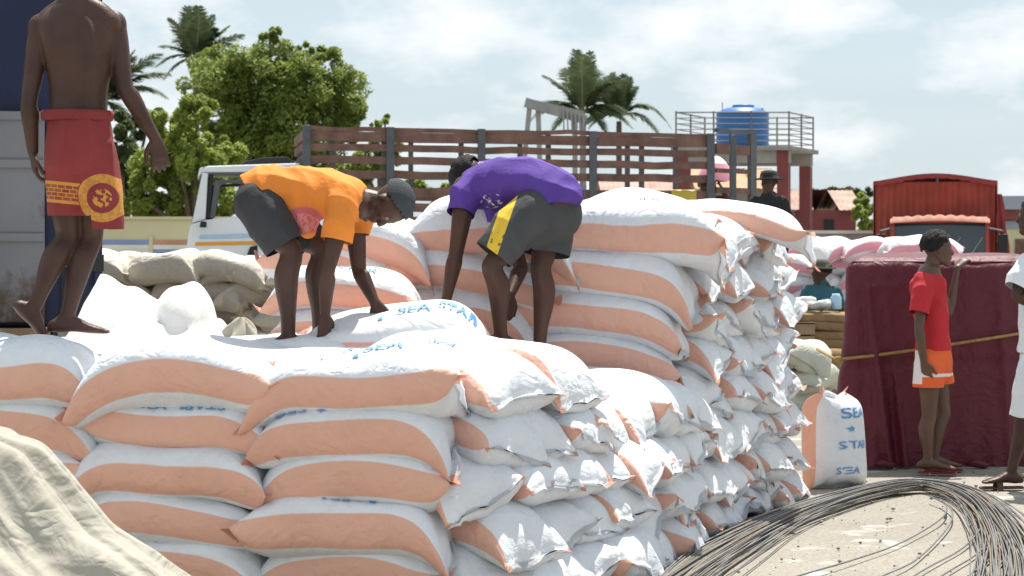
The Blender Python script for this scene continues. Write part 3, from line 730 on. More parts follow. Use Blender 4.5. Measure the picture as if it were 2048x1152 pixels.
# ---- shirtless man standing on the low stack
def shirtless():
    Y = 9.95; s = F_PX / Y
    J = lambda x, y, d=0: P(x, y, Y) + Vector((0, d, 0))
    right = (Vector((1, .30, 0))).normalized(); fwd = Vector((-.30, 1, 0)).normalized()     # seen from behind
    root = thing('person', 'shirtless person in red shorts with gold print, standing with back turned', 'person', (J(130, 668).x, Y, 1.13))
    mb = MB()
    T = lambda x, y, w, d, o=0: (J(x, y) + fwd * o, right * w, fwd * d)
    mb.loft([T(158, 300, .138, .098), T(157, 245, .134, .095), T(157, 190, .130, .092), T(158, 140, .146, .10, -.005), T(157, 95, .165, .105, -.01), T(155, 55, .175, .095, -.01), T(153, 25, .14, .075), T(152, 5, .075, .06, .01)], n=28)
    limb(mb, [J(153, 15), J(156, -25, .02)], [.058, .054])
    hc = J(158, -78, .03); ey, ax = head(mb, hc, fwd + Vector((.35, 0, -.25)), (0.05, .1, 1))
    shL, shR = J(82, 58, .0), J(222, 48, .06)
    mb.ball(shL, .062, .06, .07); mb.ball(shR, .062, .06, .07)
    limb(mb, [J(140, 5), J(105, 32), J(82, 55)], [.045, .05, .05]); limb(mb, [J(165, 5), J(198, 25), J(220, 45)], [.045, .05, .05])
    elL, wrL = J(62, 205, -.04), J(64, 303, .02)
    elR, wrR = J(248, 172, .02), J(306, 276, .06)
    arm(mb, shL, elL, wrL, 1.02); arm(mb, shR, elR, wrR, 1.05)
    hand(mb, wrL, (.10, .12, -1), (1, .3, 0), 1, .55); hand(mb, wrR, (.22, .1, -1), (-.2, .9, .1), -1, .38, spread=.14)
    hipL, hipR = J(128, 300), J(185, 300, .04)
    knL, anL = J(128, 478, .06), J(76, 610, -.06)
    knR, anR = J(172, 480, .10), J(133, 636, .0)
    leg(mb, hipL, knL, anL, (-.6, -.8, 0), 1.0); leg(mb, hipR, knR, anR, (-.5, -.85, 0), 1.02)
    foot(mb, anL + Vector((0, 0, -.01)), (.55, .35, -.72), (.6, .3, .8)); foot(mb, anR + Vector((0, 0, .01)), (1, .35, -.06))
    r3 = np.array(right); f3 = np.array(fwd); c0 = np.array(J(157, 120)); ppm = F_PX / Y
    def spine(co, no):
        d = co - c0; x = d @ r3; y = d @ f3; zz = -d[:, 2] * ppm + 120          # pixel row of the photograph
        bk = 1 / (1 + np.exp((y + .02) / .012))                                 # only the back of the trunk
        gr = np.exp(-(x / .020) ** 2) * np.clip((zz - 15) / 40, 0, 1) * (zz < 235)
        er = (np.exp(-((x - .055) / .032) ** 2) + np.exp(-((x + .055) / .032) ** 2)) * np.clip((zz - 90) / 40, 0, 1) * (zz < 235)
        sc = 0
        for e in (-1, 1):
            u = (x - e * .095) / .055; w = (zz - 72) / 36; sc = sc + np.exp(-(u ** 2 + w ** 2) ** 1.4)
            sc = sc + .8 * np.exp(-((x - e * (.05 + .0004 * (zz - 72))) / .012) ** 2) * np.exp(-((zz - 82) / 26) ** 2)
            sc = sc - .7 * np.exp(-((x - e * .10) / .05) ** 2 - ((zz - 122) / 12) ** 2)
        return co - f3[None] * (bk * (-.010 * gr + .009 * er + .012 * sc))[:, None]
    body(root, mb, MT['skin'], smooth=5, fn=spine)
    # shorts
    sm = MB()
    S = lambda x, y, w, d, o=0: (J(x, y) + fwd * o, right * w, fwd * d)
    sm.loft([S(155, 226, .148, .116, 0), S(157, 245, .158, .126, 0), S(160, 290, .170, .140), S(162, 330, .170, .148), S(163, 350, .150, .13)], n=28, round0=False)
    hl, hr = J(124, 437, .05), J(202, 464, .03)
    limb(sm, [J(126, 300), J(124, 360, .02), hl], [(.095, .13), (.088, .13), (.080, .12)], hint=right, r1=False, n=24)
    limb(sm, [J(188, 300, .02), J(197, 370, .02), hr], [(.110, .14), (.107, .14), (.103, .13)], hint=right, r1=False, n=24)
    m = mat('red_printed_shorts', (.26, .034, .032), .8, .2, 5, .3, 90)
    t = m.node_tree; b, cs = base_color_link(m); l = t.links.new
    c = t.nodes.new('ShaderNodeTexCoord'); sp = t.nodes.new('ShaderNodeSeparateXYZ'); l(c.outputs['Object'], sp.inputs[0])
    med = J(212, 397); zb = J(150, 388).z
    dx = math_node(t, 'SUBTRACT', sp.outputs['X'], med.x); dz = math_node(t, 'SUBTRACT', sp.outputs['Z'], med.z)
    dist = math_node(t, 'SQRT', math_node(t, 'ADD', math_node(t, 'MULTIPLY', dx, dx), math_node(t, 'MULTIPLY', dz, dz)))
    ring = math_node(t, 'MULTIPLY', math_node(t, 'LESS_THAN', dist, .108), math_node(t, 'GREATER_THAN', dist, .068))
    disc = math_node(t, 'LESS_THAN', dist, .112)
    off = math_node(t, 'ADD', math_node(t, 'SUBTRACT', sp.outputs['Z'], zb), math_node(t, 'MULTIPLY', math_node(t, 'SUBTRACT', sp.outputs['X'], J(150, 0).x), .10))
    inb = math_node(t, 'LESS_THAN', math_node(t, 'ABSOLUTE', off), .048)
    edge = math_node(t, 'GREATER_THAN', math_node(t, 'ABSOLUTE', off), .036)
    br = t.nodes.new('ShaderNodeTexBrick'); br.inputs['Scale'].default_value = 14; br.inputs['Mortar Size'].default_value = .028; br.inputs['Color1'].default_value = (0, 0, 0, 1); br.inputs['Color2'].default_value = (.25, .25, .25, 1); br.inputs['Mortar'].default_value = (1, 1, 1, 1)
    cm = t.nodes.new('ShaderNodeCombineXYZ'); l(sp.outputs['X'], cm.inputs[0]); l(off, cm.inputs[1]); l(cm.outputs[0], br.inputs['Vector'])
    patt = math_node(t, 'MAXIMUM', edge, br.outputs['Color'])
    band = math_node(t, 'MULTIPLY', math_node(t, 'MULTIPLY', inb, patt), math_node(t, 'SUBTRACT', 1, disc))
    nz = t.nodes.new('ShaderNodeTexNoise'); nz.inputs['Scale'].default_value = 55; l(c.outputs['Object'], nz.inputs['Vector'])
    core = math_node(t, 'MULTIPLY', math_node(t, 'LESS_THAN', dist, .042), math_node(t, 'GREATER_THAN', nz.outputs['Fac'], .48))
    ringp = math_node(t, 'MULTIPLY', ring, math_node(t, 'ADD', .72, math_node(t, 'MULTIPLY', math_node(t, 'GREATER_THAN', nz.outputs['Fac'], .5), .28)))
    gold = math_node(t, 'ADD', math_node(t, 'ADD', ringp, band), core, True)
    mx = t.nodes.new('ShaderNodeMix'); mx.data_type = 'RGBA'; mx.inputs['B'].default_value = (.58, .27, .05, 1)
    l(gold, mx.inputs['Factor']); l(cs, mx.inputs['A']); l(mx.outputs['Result'], b.inputs['Base Color'])
    wb = MB(); cw = J(155, 231); nn = 48
    for i in range(nn):
        a = 2 * math.pi * i / nn; o_ = right * math.cos(a) * .152 + fwd * math.sin(a) * .120; e_ = o_.normalized(); w_ = .004 * math.sin(a * 21)
        wb.v += [tuple(cw + o_ + e_ * (dx + w_) + Vector((0, 0, dz))) for dx, dz in ((-.012, .022), (.004, .022), (.010, .010), (.010, -.012), (.004, -.024), (-.012, -.024))]
    for i in range(nn):
        for q in range(6): wb.f.append((i * 6 + q, ((i + 1) % nn) * 6 + q, ((i + 1) % nn) * 6 + (q + 1) % 6, i * 6 + (q + 1) % 6))
    wb.build('waistband', m, root, True)
    garment('shorts', sm, root, m, [(hl, (0, 0, -1), .2), (hr, (0, 0, -1), .2)], amp=.012, dirs=(((26, 6, 2), 1), ((52, 16, 4), .6), ((10, 24, 12), .5)), seed=4)
    return root
shirtless()

# ---- worker in orange bending over, facing right
def orange():
    Y = 10.45
    J = lambda x, y, d=0: P(x, y, Y) + Vector((0, d, 0))
    N = Vector((0, -1, 0)); F = Vector((0, 1, 0))
    root = thing('person', 'person in orange T-shirt and dark cap bending over to grip a sack', 'person', (J(600, 690).x, Y, 1.08))
    def torso(mb, k, ends):
        secs = [(J(512, 400), .150, .125), (J(528, 384), .150, .112), (J(580, 378), .142, .100), (J(640, 380), .150, .108), (J(695, 397), .165, .105), (J(722, 410), .13, .08)]
        out = []
        for i, (c, w, d) in enumerate(secs[ends[0]:ends[1]]):
            a = secs[min(i + ends[0] + 1, len(secs) - 1)][0] - secs[max(i + ends[0] - 1, 0)][0]
            a.normalize(); up = F.cross(a); out.append((c, F * w * k, up * d * k))
        mb.loft(out, n=26)
    mb = MB(); torso(mb, .84, (0, 6))
    nk = J(728, 402); hc = J(776, 408)
    limb(mb, [J(712, 398), J(750, 404)], [.062, .055])
    ey, ax = head(mb, hc, (-.10, -.30, -1), (.93, -.12, -.05), .98)
    shN, shF = J(690, 418, -.17), J(702, 420, .17)
    mb.ball(shN, .06); mb.ball(shF, .06)
    elN, wrN = J(662, 540, -.20), J(655, 628, -.14)
    elF, wrF = J(714, 540, .14), J(748, 606, .06)
    arm(mb, shN, elN, wrN, .98); arm(mb, shF, elF, wrF, .98)
    hand(mb, wrN, (-.05, .2, -1), (-.6, .7, 0), 1, .7); hand(mb, wrF, (.5, -.2, -.75), (.2, .8, -.2), -1, .6)
    hN, hF = J(525, 402, -.10), J(530, 402, .10)
    kN, aN = J(588, 508, -.13), J(580, 668, -.09)
    kF, aF = J(640, 505, .10), J(634, 664, .12)
    leg(mb, hN, kN, aN, (-1, 0, 0)); leg(mb, hF, kF, aF, (-1, 0, 0))
    foot(mb, aN, (1, -.15, -.02)); foot(mb, aF, (1, .15, -.02))
    b = body(root, mb, MT['skin']); eyes(b, ey, ax)
    hair(b, hc, ax, 1.0, 'cap', MT['cap'], -.005, .010)
    sm = MB(); secs = [(J(508, 396), .166, .132), (J(530, 382), .170, .126), (J(580, 378), .160, .116), (J(640, 386), .170, .122), (J(695, 400), .180, .114), (J(726, 408), .115, .080)]
    out = []
    for i, (c, w, d) in enumerate(secs):
        a = (secs[min(i+1, 5)][0] - secs[max(i-1, 0)][0]).normalized(); up = F.cross(a); out.append((c, F * w, up * d))
    sm.loft(out, n=28, round0=False, round1=False)
    # the loose front hangs down
    sm.loft([(J(590, 410), F * .14, Vector((.13, 0, 0))), (J(606, 440), F * .125, Vector((.085, 0, 0))), (J(612, 458), F * .11, Vector((.05, 0, 0)))], n=22)
    eN = J(676, 486, -.195); eF = J(712, 474, .155)
    limb(sm, [J(690, 398, -.13), J(686, 440, -.18), eN], [.085, .080, .078], r1=False); limb(sm, [J(704, 402, .13), J(712, 440, .165), eF], [.085, .070, .066], r1=False)
    m = cloth_print(mat('orange_shirt', (.80, .25, .035), .85, .14, 5, .3, 100),
                    [(tuple(J(612, 440)), (.10, .5, .07), (.50, .12, .12), 0, 0), (tuple(J(612, 446)), (.075, .5, .05), (.62, .22, .20), 60, .42), (tuple(J(535, 415)), (.05, .5, .05), (.25, .06, .12), 40, .45)])
    garment('shirt', sm, root, m, [(J(494, 402), (-1, 0, -.45), .16), (eN, eN - J(686, 440, -.18), .1), (eF, eF - J(712, 440, .165), .1), (J(732, 410), (1, 0, -.2), .12)], amp=.0075,
            dirs=(((36, 5, 8), 1), ((14, 30, 30), .8), ((60, 10, 25), .5)), seed=11)
    sh = MB()
    sh.loft([(J(516, 388), F * .155, Vector((.05, 0, .095))), (J(516, 402), F * .168, Vector((.11, 0, .08))), (J(528, 420), F * .165, Vector((.13, 0, .03)))], n=24)
    aN_, aF_ = J(577, 497, -.13), J(624, 490, .10)
    limb(sh, [J(520, 405, -.09), J(548, 450, -.12), aN_], [.118, .112, .098], r1=False); limb(sh, [J(535, 405, .08), J(585, 452, .10), aF_], [.115, .105, .092], r1=False)
    garment('shorts', sh, root, MT['charcoal'], [(aN_, aN_ - J(548, 450, -.12), .14), (aF_, aF_ - J(585, 452, .1), .14)], amp=.005, seed=12)
orange()

# ---- worker in purple bending over, facing left
def purple():
    Y = 11.15
    J = lambda x, y, d=0: P(x, y, Y) + Vector((0, d, 0))
    F = Vector((0, 1, 0))
    root = thing('person', 'person in purple T-shirt and grey shorts with yellow stripe bending over a sack', 'person', (J(1040, 720).x, Y, .98))
    secs = [(J(1112, 412), .155, .135, -.02), (J(1098, 382), .155, .125, 0), (J(1050, 362), .145, .115, .05), (J(1000, 365), .155, .118, .12), (J(952, 374), .165, .105, .2), (J(930, 376), .12, .08, .24)]
    side = Vector((.30, 1, 0)).normalized()
    def lo(mb, k, r0, r1, a, b):
        out = []
        for i in range(a, b):
            c, w, d, o = secs[i]
            t = (secs[min(i+1, 5)][0] - secs[max(i-1, 0)][0]).normalized(); up = side.cross(t).normalized(); out.append((c + F * o, side * w * k, up * d * k))
        mb.loft(out, n=26, round0=r0, round1=r1)
    mb = MB(); lo(mb, .93, True, True, 0, 6)
    hc = J(940, 352, .36)
    limb(mb, [J(952, 372, .2), J(942, 360, .3)], [.06, .055])
    ey, ax = head(mb, hc, (-.35, .2, -1), (-.85, .45, .12), .98)
    shN, shF = J(930, 392, .04), J(985, 390, .36)
    mb.ball(shN, .06); mb.ball(shF, .06)
    elN, wrN = J(912, 508, -.02), J(893, 600, -.06)
    elF, wrF = J(1042, 535, .30), J(1020, 592, .14)
    arm(mb, shN, elN, wrN, 1.02); arm(mb, shF, elF, wrF, 1.0)
    hand(mb, wrN, (-.12, -.05, -1), (-.4, .8, 0), -1, .55); hand(mb, wrF, (-.1, -.1, -1), (-.5, .6, 0), 1, .8)
    hN, hF = J(1075, 425, -.10), J(1100, 425, .10)
    kN, aN = J(985, 532, -.16), J(1002, 668, -.10)
    kF, aF = J(1082, 540, .06), J(1080, 694, .10)
    leg(mb, hN, kN, aN, (1, 0, 0)); leg(mb, hF, kF, aF, (1, 0, 0))
    foot(mb, aN, (-1, -.1, -.02)); foot(mb, aF, (-1, .25, -.02))
    b = body(root, mb, MT['skin']); hair(b, hc, ax, 1.02)
    sm = MB(); lo(sm, 1.13, False, False, 0, 6); sm.ball(J(1112, 392), .145, .185, .10)
    eN, eF = J(921, 432, .01), J(1000, 440, .36)
    limb(sm, [J(950, 370, .10), J(930, 395, .05), eN], [.095, .085, .080], r1=False); limb(sm, [J(975, 375, .3), J(990, 400, .34), eF], [.09, .08, .075], r1=False)
    m = cloth_print(mat('purple_shirt', (.10, .045, .30), .85, .18, 5, .3, 100), [(tuple(J(984, 402, -.1)), (.065, .5, .04), (.75, .74, .78), 34, .52), (tuple(J(938, 322, .2)), (.09, .5, .012), (.5, .45, .62), 50, .5)])
    garment('shirt', sm, root, m, [(J(1112, 432), (.35, 0, -1), .0), (eN, eN - J(930, 395, .05), .1), (eF, eF - J(990, 400, .34), .1)], amp=.0075, dirs=(((34, 4, 12), 1), ((12, 26, 36), .8), ((55, -20, -30), .5)), seed=21)
    sh = MB()
    sh.loft([(J(1100, 404), side * .160, Vector((.135, 0, .02))), (J(1094, 425), side * .178, Vector((.165, 0, 0))), (J(1078, 455), side * .165, Vector((.165, 0, 0)))], n=26)
    aN_, aF_ = J(986, 514, -.16), J(1094, 514, .04)
    sh.ball(J(1114, 430), .135, .175, .135)
    limb(sh, [J(1066, 425, -.10), J(1024, 462, -.14), aN_], [.125, .118, .108], r1=False); limb(sh, [J(1100, 430, .08), J(1098, 465, .06), aF_], [.135, .130, .122], r1=False)
    st = mat('grey_shorts_yellow_stripe', (.062, .064, .066), .85, .2, 8, .3, 120)
    t = st.node_tree; bs, cs = base_color_link(st); l = t.links.new
    c = t.nodes.new('ShaderNodeTexCoord'); sp = t.nodes.new('ShaderNodeSeparateXYZ'); l(c.outputs['Object'], sp.inputs[0])
    p0, p1 = J(1016, 410), J(980, 515); slope = (p1.x - p0.x) / (p1.z - p0.z)
    off = math_node(t, 'SUBTRACT', sp.outputs['X'], math_node(t, 'ADD', p0.x, math_node(t, 'MULTIPLY', math_node(t, 'SUBTRACT', sp.outputs['Z'], p0.z), slope)))
    fac = math_node(t, 'MULTIPLY', math_node(t, 'LESS_THAN', math_node(t, 'ABSOLUTE', off), .034), math_node(t, 'LESS_THAN', sp.outputs['Y'], Y - .12))
    nz = t.nodes.new('ShaderNodeTexNoise'); nz.inputs['Scale'].default_value = 38; l(c.outputs['Object'], nz.inputs['Vector'])
    ink = math_node(t, 'MULTIPLY', math_node(t, 'GREATER_THAN', nz.outputs['Fac'], .62), math_node(t, 'LESS_THAN', sp.outputs['Z'], J(0, 465).z))
    fac = math_node(t, 'MULTIPLY', fac, math_node(t, 'SUBTRACT', 1, math_node(t, 'MULTIPLY', ink, .8)))
    mx = t.nodes.new('ShaderNodeMix'); mx.data_type = 'RGBA'; mx.inputs['B'].default_value = (.68, .46, .04, 1)
    l(fac, mx.inputs['Factor']); l(cs, mx.inputs['A']); l(mx.outputs['Result'], bs.inputs['Base Color'])
    garment('shorts', sh, root, st, [(aN_, aN_ - J(1024, 462, -.14), .15), (aF_, aF_ - J(1100, 465, .06), .15)], amp=.005, seed=22)
purple()

# ---- boy in red leaning on the tarpaulin
def boy():
    Y = 15.1
    J = lambda x, y, d=0: P(x, y, Y) + Vector((0, d, 0))
    F = Vector((0, 1, 0)); side = Vector((-.35, 1, 0)).normalized(); fw = Vector((1, .35, 0)).normalized()
    root = thing('person', 'young person in red shirt and orange shorts leaning a hand on the maroon tarpaulin', 'person', (J(1862, 938).x, Y, 0))
    mb = MB(); T = lambda x, y, w, d: (J(x, y), side * w, fw * d)
    mb.loft([T(1866, 720, .135, .10), T(1864, 690, .130, .095), T(1860, 650, .125, .09), T(1858, 600, .145, .10), T(1856, 565, .155, .095), T(1858, 545, .11, .07)], n=24)
    limb(mb, [J(1858, 556), J(1866, 520)], [.055, .05])
    hc = J(1876, 498); ey, ax = head(mb, hc, (1, .12, -.10), (0, .02, 1), .98)
    shN, shF = J(1838, 572, -.14), J(1878, 566, .15)
    mb.ball(shN, .05); mb.ball(shF, .05)
    wN = J(1838, 722, -.17); arm(mb, shN, J(1828, 655, -.19), wN, .9)
    hand(mb, wN, (.25, .05, -1), (.5, .6, 0), 1, .6, .95)
    wF = J(1930, 536, .26); arm(mb, shF, J(1910, 630, .22), wF, .88); hand(mb, wF, (.55, .4, .55), (.3, .5, -.8), 1, .75, .95)
    kN, aN, kF, aF = J(1853, 832, -.08), J(1851, 914, -.09), J(1890, 828, .06), J(1872, 914, .06)
    leg(mb, J(1856, 725, -.07), kN, aN, (-1, -.2, 0), .96); leg(mb, J(1874, 725, .07), kF, aF, (-1, 0, 0), .96)
    foot(mb, aN, (.9, -.3, 0), k=.98); foot(mb, aF, (1, .1, 0), k=.98)
    b = body(root, mb, MT['skin2'], voxel=.0065); eyes(b, ey, ax); hair(b, hc, ax, 1.02, puff=.006)
    m = mat('red_shirt', (.50, .020, .030), .75, .15, 5, .3, 90)
    sm = MB(); sm.loft([T(1868, 702, .155, .118), T(1864, 660, .148, .112), T(1858, 600, .160, .115), T(1856, 566, .172, .108), T(1858, 544, .10, .075)], n=26, round0=False, round1=False)
    eN, eF = J(1826, 628, -.19), J(1890, 592, .185)
    limb(sm, [J(1842, 562, -.11), J(1834, 595, -.165), eN], [.075, .075, .074], r1=False); limb(sm, [J(1872, 560, .11), J(1882, 578, .16), eF], [.07, .066, .064], r1=False)
    garment('shirt', sm, root, m, [(J(1868, 704), (0, 0, -1), .2), (eN, eN - J(1834, 595, -.165), .1), (eF, eF - J(1882, 578, .16), .09), (J(1858, 544), (0, 0, 1), .13)], seed=31)
    m2 = mat('orange_shorts', (.78, .13, .035), .7, .12, 5, .2, 90)
    sh = MB(); sh.loft([T(1866, 690, .142, .108), T(1867, 715, .152, .12), T(1868, 740, .15, .12)], n=24)
    hN, hF = J(1852, 776, -.075), J(1884, 772, .07)
    limb(sh, [J(1856, 725, -.07), hN], [.112, .108], r1=False); limb(sh, [J(1876, 725, .07), hF], [.108, .102], r1=False)
    so = garment('shorts', sh, root, m2, [(hN, (0, 0, -1), .14), (hF, (0, 0, -1), .14)], amp=.003, seed=32)
    # white trim
    t = m2.node_tree; bs, cs = base_color_link(m2); l = t.links.new
    c = t.nodes.new('ShaderNodeTexCoord'); sp = t.nodes.new('ShaderNodeSeparateXYZ'); l(c.outputs['Object'], sp.inputs[0])
    zz = J(0, 748).z
    f1 = math_node(t, 'LESS_THAN', math_node(t, 'ABSOLUTE', math_node(t, 'SUBTRACT', sp.outputs['Z'], zz)), .011)
    xx = J(1832, 0).x; f2 = math_node(t, 'MULTIPLY', math_node(t, 'LESS_THAN', sp.outputs['X'], xx + .012), math_node(t, 'GREATER_THAN', sp.outputs['Z'], zz - .06))
    mx = t.nodes.new('ShaderNodeMix'); mx.data_type = 'RGBA'; mx.inputs['B'].default_value = (.75, .72, .70, 1)
    l(math_node(t, 'MAXIMUM', f1, f2), mx.inputs['Factor']); l(cs, mx.inputs['A']); l(mx.outputs['Result'], bs.inputs['Base Color'])
    for a, d in ((aN, (.9, -.3, 0)), (aF, (1, .1, 0))):
        f = Vector(d).normalized(); sd = f.cross(Vector((0, 0, 1))); k = MB(); base = Vector((a.x, a.y, .008))
        k.loft([(base - f * .06, sd * .035, Vector((0, 0, .008))), (base + f * .06, sd * .04, Vector((0, 0, .008))), (base + f * .19, sd * .042, Vector((0, 0, .008)))], n=12); k.build('sandal', MT['red_shirt_dark'], root, True)
boy()

# ---- person in white at the right edge
def white_man():
    Y = 14.1
    J = lambda x, y, d=0: P(x, y, Y) + Vector((0, d, 0))
    side = Vector((.5, 1, 0)).normalized(); fw = Vector((-1, .5, 0)).normalized()
    root = thing('person', 'person in white T-shirt and white long shorts walking past the maroon tarpaulin', 'person', (J(2060, 968).x, Y, 0))
    mb = MB(); T = lambda x, y, w, d: (J(x, y), side * w, fw * d)
    mb.loft([T(2080, 720, .15, .115), T(2082, 680, .145, .11), T(2083, 630, .145, .105), T(2084, 570, .165, .11), T(2084, 530, .175, .10), T(2082, 500, .11, .07)], n=24)
    limb(mb, [J(2082, 505), J(2076, 465)], [.06, .055]); hc = J(2068, 432); ey, ax = head(mb, hc, (-1, .4, -.1), (0, 0, 1))
    shN = J(2040, 535, -.10); mb.ball(shN, .055); shF = J(2120, 530, .10); mb.ball(shF, .055)
    el = J(2022, 592, -.16); wr = J(2068, 610, -.22); arm(mb, shN, el, wr, .95); hand(mb, wr, (1, .1, .1), (0, 1, 0), 1, .6)
    w2 = J(2130, 690, .12); arm(mb, shF, J(2135, 615, .14), w2, .95); hand(mb, w2, (-.1, 0, -1), (-.5, 0, 0), 1, .5)
    kN, aN = J(2040, 828, -.06), J(2020, 942, -.04); kF, aF = J(2098, 828, .10), J(2112, 930, .12)
    leg(mb, J(2066, 725, -.07), kN, aN, (1, 0, 0)); leg(mb, J(2096, 725, .08), kF, aF, (1, 0, 0))
    foot(mb, aN, (-1, -.15, 0)); foot(mb, aF, (-1, .2, -.15))
    b = body(root, mb, MT['skin'], voxel=.0068); hair(b, hc, ax); eyes(b, ey, ax)
    sm = MB(); sm.loft([T(2082, 706, .178, .145), T(2082, 650, .172, .138), T(2082, 580, .185, .14), T(2083, 530, .19, .118), T(2082, 503, .105, .075)], n=26, round0=False, round1=False)
    eN, eF = J(2020, 578, -.15), J(2132, 590, .12)
    limb(sm, [J(2050, 528, -.08), J(2032, 555, -.13), eN], [.08, .08, .08], r1=False); limb(sm, [J(2115, 525, .08), J(2128, 560, .11), eF], [.08, .078, .076], r1=False)
    garment('shirt', sm, root, MT['white_shirt'], [(J(2082, 708), (0, 0, -1), .22), (eN, eN - J(2032, 555, -.13), .1), (eF, eF - J(2128, 560, .11), .1)], amp=.006, seed=41)
    sh = MB(); sh.loft([T(2081, 690, .155, .12), T(2082, 720, .168, .135), T(2082, 750, .165, .135)], n=24)
    hN, hF = J(2042, 836, -.06), J(2098, 834, .10)
    limb(sh, [J(2066, 730, -.07), hN], [.115, .10], r1=False); limb(sh, [J(2094, 730, .08), hF], [.115, .10], r1=False)
    garment('shorts', sh, root, MT['white_shirt'], [(hN, (0, 0, -1), .13), (hF, (0, 0, -1), .13)], amp=.005, seed=42)
    f = Vector((-1, -.15, 0)).normalized(); sd = f.cross(Vector((0, 0, 1))); base = Vector((aN.x, aN.y, .010))
    k = MB(); k.loft([(base - f * .07, sd * .036, Vector((0, 0, .010))), (base + f * .06, sd * .044, Vector((0, 0, .010))), (base + f * .20, sd * .046, Vector((0, 0, .010)))], n=12)
    q = k.build('sandal', MT['sandal'], root, True)
    k = MB(); k.loft([(base + f * .09 + sd * .045, f * .02, Vector((0, 0, .02))), (base + f * .085 + Vector((0, 0, .062)), f * .025, Vector((0, 0, .005))), (base + f * .09 - sd * .045, f * .02, Vector((0, 0, .02)))], n=10); k.build('strap', MT['sandal'], q, True)
white_man()

def small_person(label, px, py_head, Y, floor, shirt, trousers, hat=None, seated=False, face=(0, -1, 0), arm_up=None):
    """simpler figure for the background"""
    top = P(px, py_head, Y); x = top.x; zt = top.z
    root = thing('person', label, 'person', (x, Y, floor))
    h = zt - floor; k = h / (1.30 if seated else 1.66); b = lambda dx, dy, z: Vector((x + dx * k, Y + dy * k, zt + (z - (1.30 if seated else 1.66)) * k))
    o = .36 if seated else 0
    mb = MB(); sx = Vector((1, 0, 0)); sy = Vector((0, 1, 0)); tz = lambda z, w, d: (b(0, 0, z - o), sx * w * k, sy * d * k)
    mb.loft([tz(.86, .15, .11), tz(1.0, .135, .10), tz(1.2, .16, .105), tz(1.34, .17, .09), tz(1.39, .1, .07)], n=18)
    limb(mb, [b(0, 0, 1.38 - o), b(0, 0, 1.47 - o)], [.052 * k] * 2)
    hc = b(0, 0, 1.55 - o); ey, ax = head(mb, hc, face, (0, 0, 1), k)
    for e in (-1, 1):
        sh = b(e * .17, 0, 1.33 - o)
        if arm_up and e == arm_up[0]: el, wr = b(*arm_up[1]), b(*arm_up[2])
        else: el, wr = b(e * .24, .02, 1.06 - o), b(e * .20, -.12, .86 - o)
        arm(mb, sh, el, wr, k); hand(mb, wr, wr - el, (-e, 0, .2), e, .6, k)
        hip = b(e * .08, 0, .86 - o)
        if seated: kn, an = b(e * .10, -.38, .50), b(e * .10, -.40, .09)
        else: kn, an = b(e * .09, -.02, .46), b(e * .09, 0, .08)
        leg(mb, hip, kn, an, (0, 1, 0), k); foot(mb, an, (e * .2, -1, 0), k=k)
    bd = body(root, mb, MT['skin'], voxel=.011, smooth=2); hair(bd, hc, ax, k)
    sm = MB(); sm.loft([tz(.84, .17, .13), tz(1.0, .16, .125), tz(1.2, .18, .125), tz(1.34, .185, .105), tz(1.40, .1, .075)], n=20)
    for e in (-1, 1):
        sh = b(e * .15, 0, 1.33 - o); el = (b(*arm_up[1]) if arm_up and e == arm_up[0] else b(e * .24, .02, 1.06 - o)); limb(sm, [sh, lerp(sh, el, .7)], [.078 * k, .07 * k], r1=False)
    garment('shirt', sm, root, MT[shirt], voxel=.014, smooth=3)
    tr = MB()
    for e in (-1, 1):
        hip = b(e * .08, 0, .88 - o); kn = b(e * .10, -.38, .50) if seated else b(e * .09, -.02, .46)
        limb(tr, [hip, kn, b(e * .10, -.40, .2) if seated else b(e * .09, 0, .2)], [.12 * k, .085 * k, .065 * k])
    garment('trousers', tr, root, MT[trousers], voxel=.014, smooth=3)
    if hat:
        hm = MB(); c = hc + Vector((0, 0, .045 * k)); hm.lathe(c, [(.165*k, -.012*k), (.17*k, -.004*k), (.108*k, .012*k), (.100*k, .05*k), (.085*k, .085*k), (.04*k, .098*k)], 24)
        hm.build('hat', MT[hat], root, True)
    return root
# ------------------------------------------------------------------ background people
small_person('person in teal shirt and brimmed hat sitting behind the jute bales', 1643, 524, 24.9, .04, 'teal', 'black_cloth', 'hat', True, face=(-1, .3, 0))
small_person('dark-clothed person in brimmed cap standing beside the maroon pillars', 1538, 346, 24.0, .73, 'black_cloth', 'black_cloth', 'black_cloth', face=(-.6, -.6, 0))
small_person('person in dark red shirt seated in the slatted truck bed under the parasol', 1408, 352, 32.8, 1.12, 'red_shirt_dark', 'black_cloth', None, True, arm_up=(1, (.30, -.10, .98), (.22, -.12, 1.14)))
cr = thing('wooden_crate', 'slatted wooden crate the dark-clothed person stands on', 'crate', (2.8, 24, 0))
for s in range(5):
    MB().box(2.35, 3.25, 23.6, 23.63, .02 + s * .145, .145 + s * .145).build('slat', MT['wood'], cr); MB().box(2.35, 3.25, 24.37, 24.4, .02 + s * .145, .145 + s * .145).build('slat', MT['wood'], cr)
for x in (2.36, 3.2):
    for y in (23.635, 24.325): MB().box(x, x + .04, y, y + .04, 0, .71).build('post', MT['wood'], cr)
for s in range(6): MB().box(2.35, 3.25, 23.6 + s * .135, 23.72 + s * .135, .712, .73).build('lid_board', MT['wood'], cr)

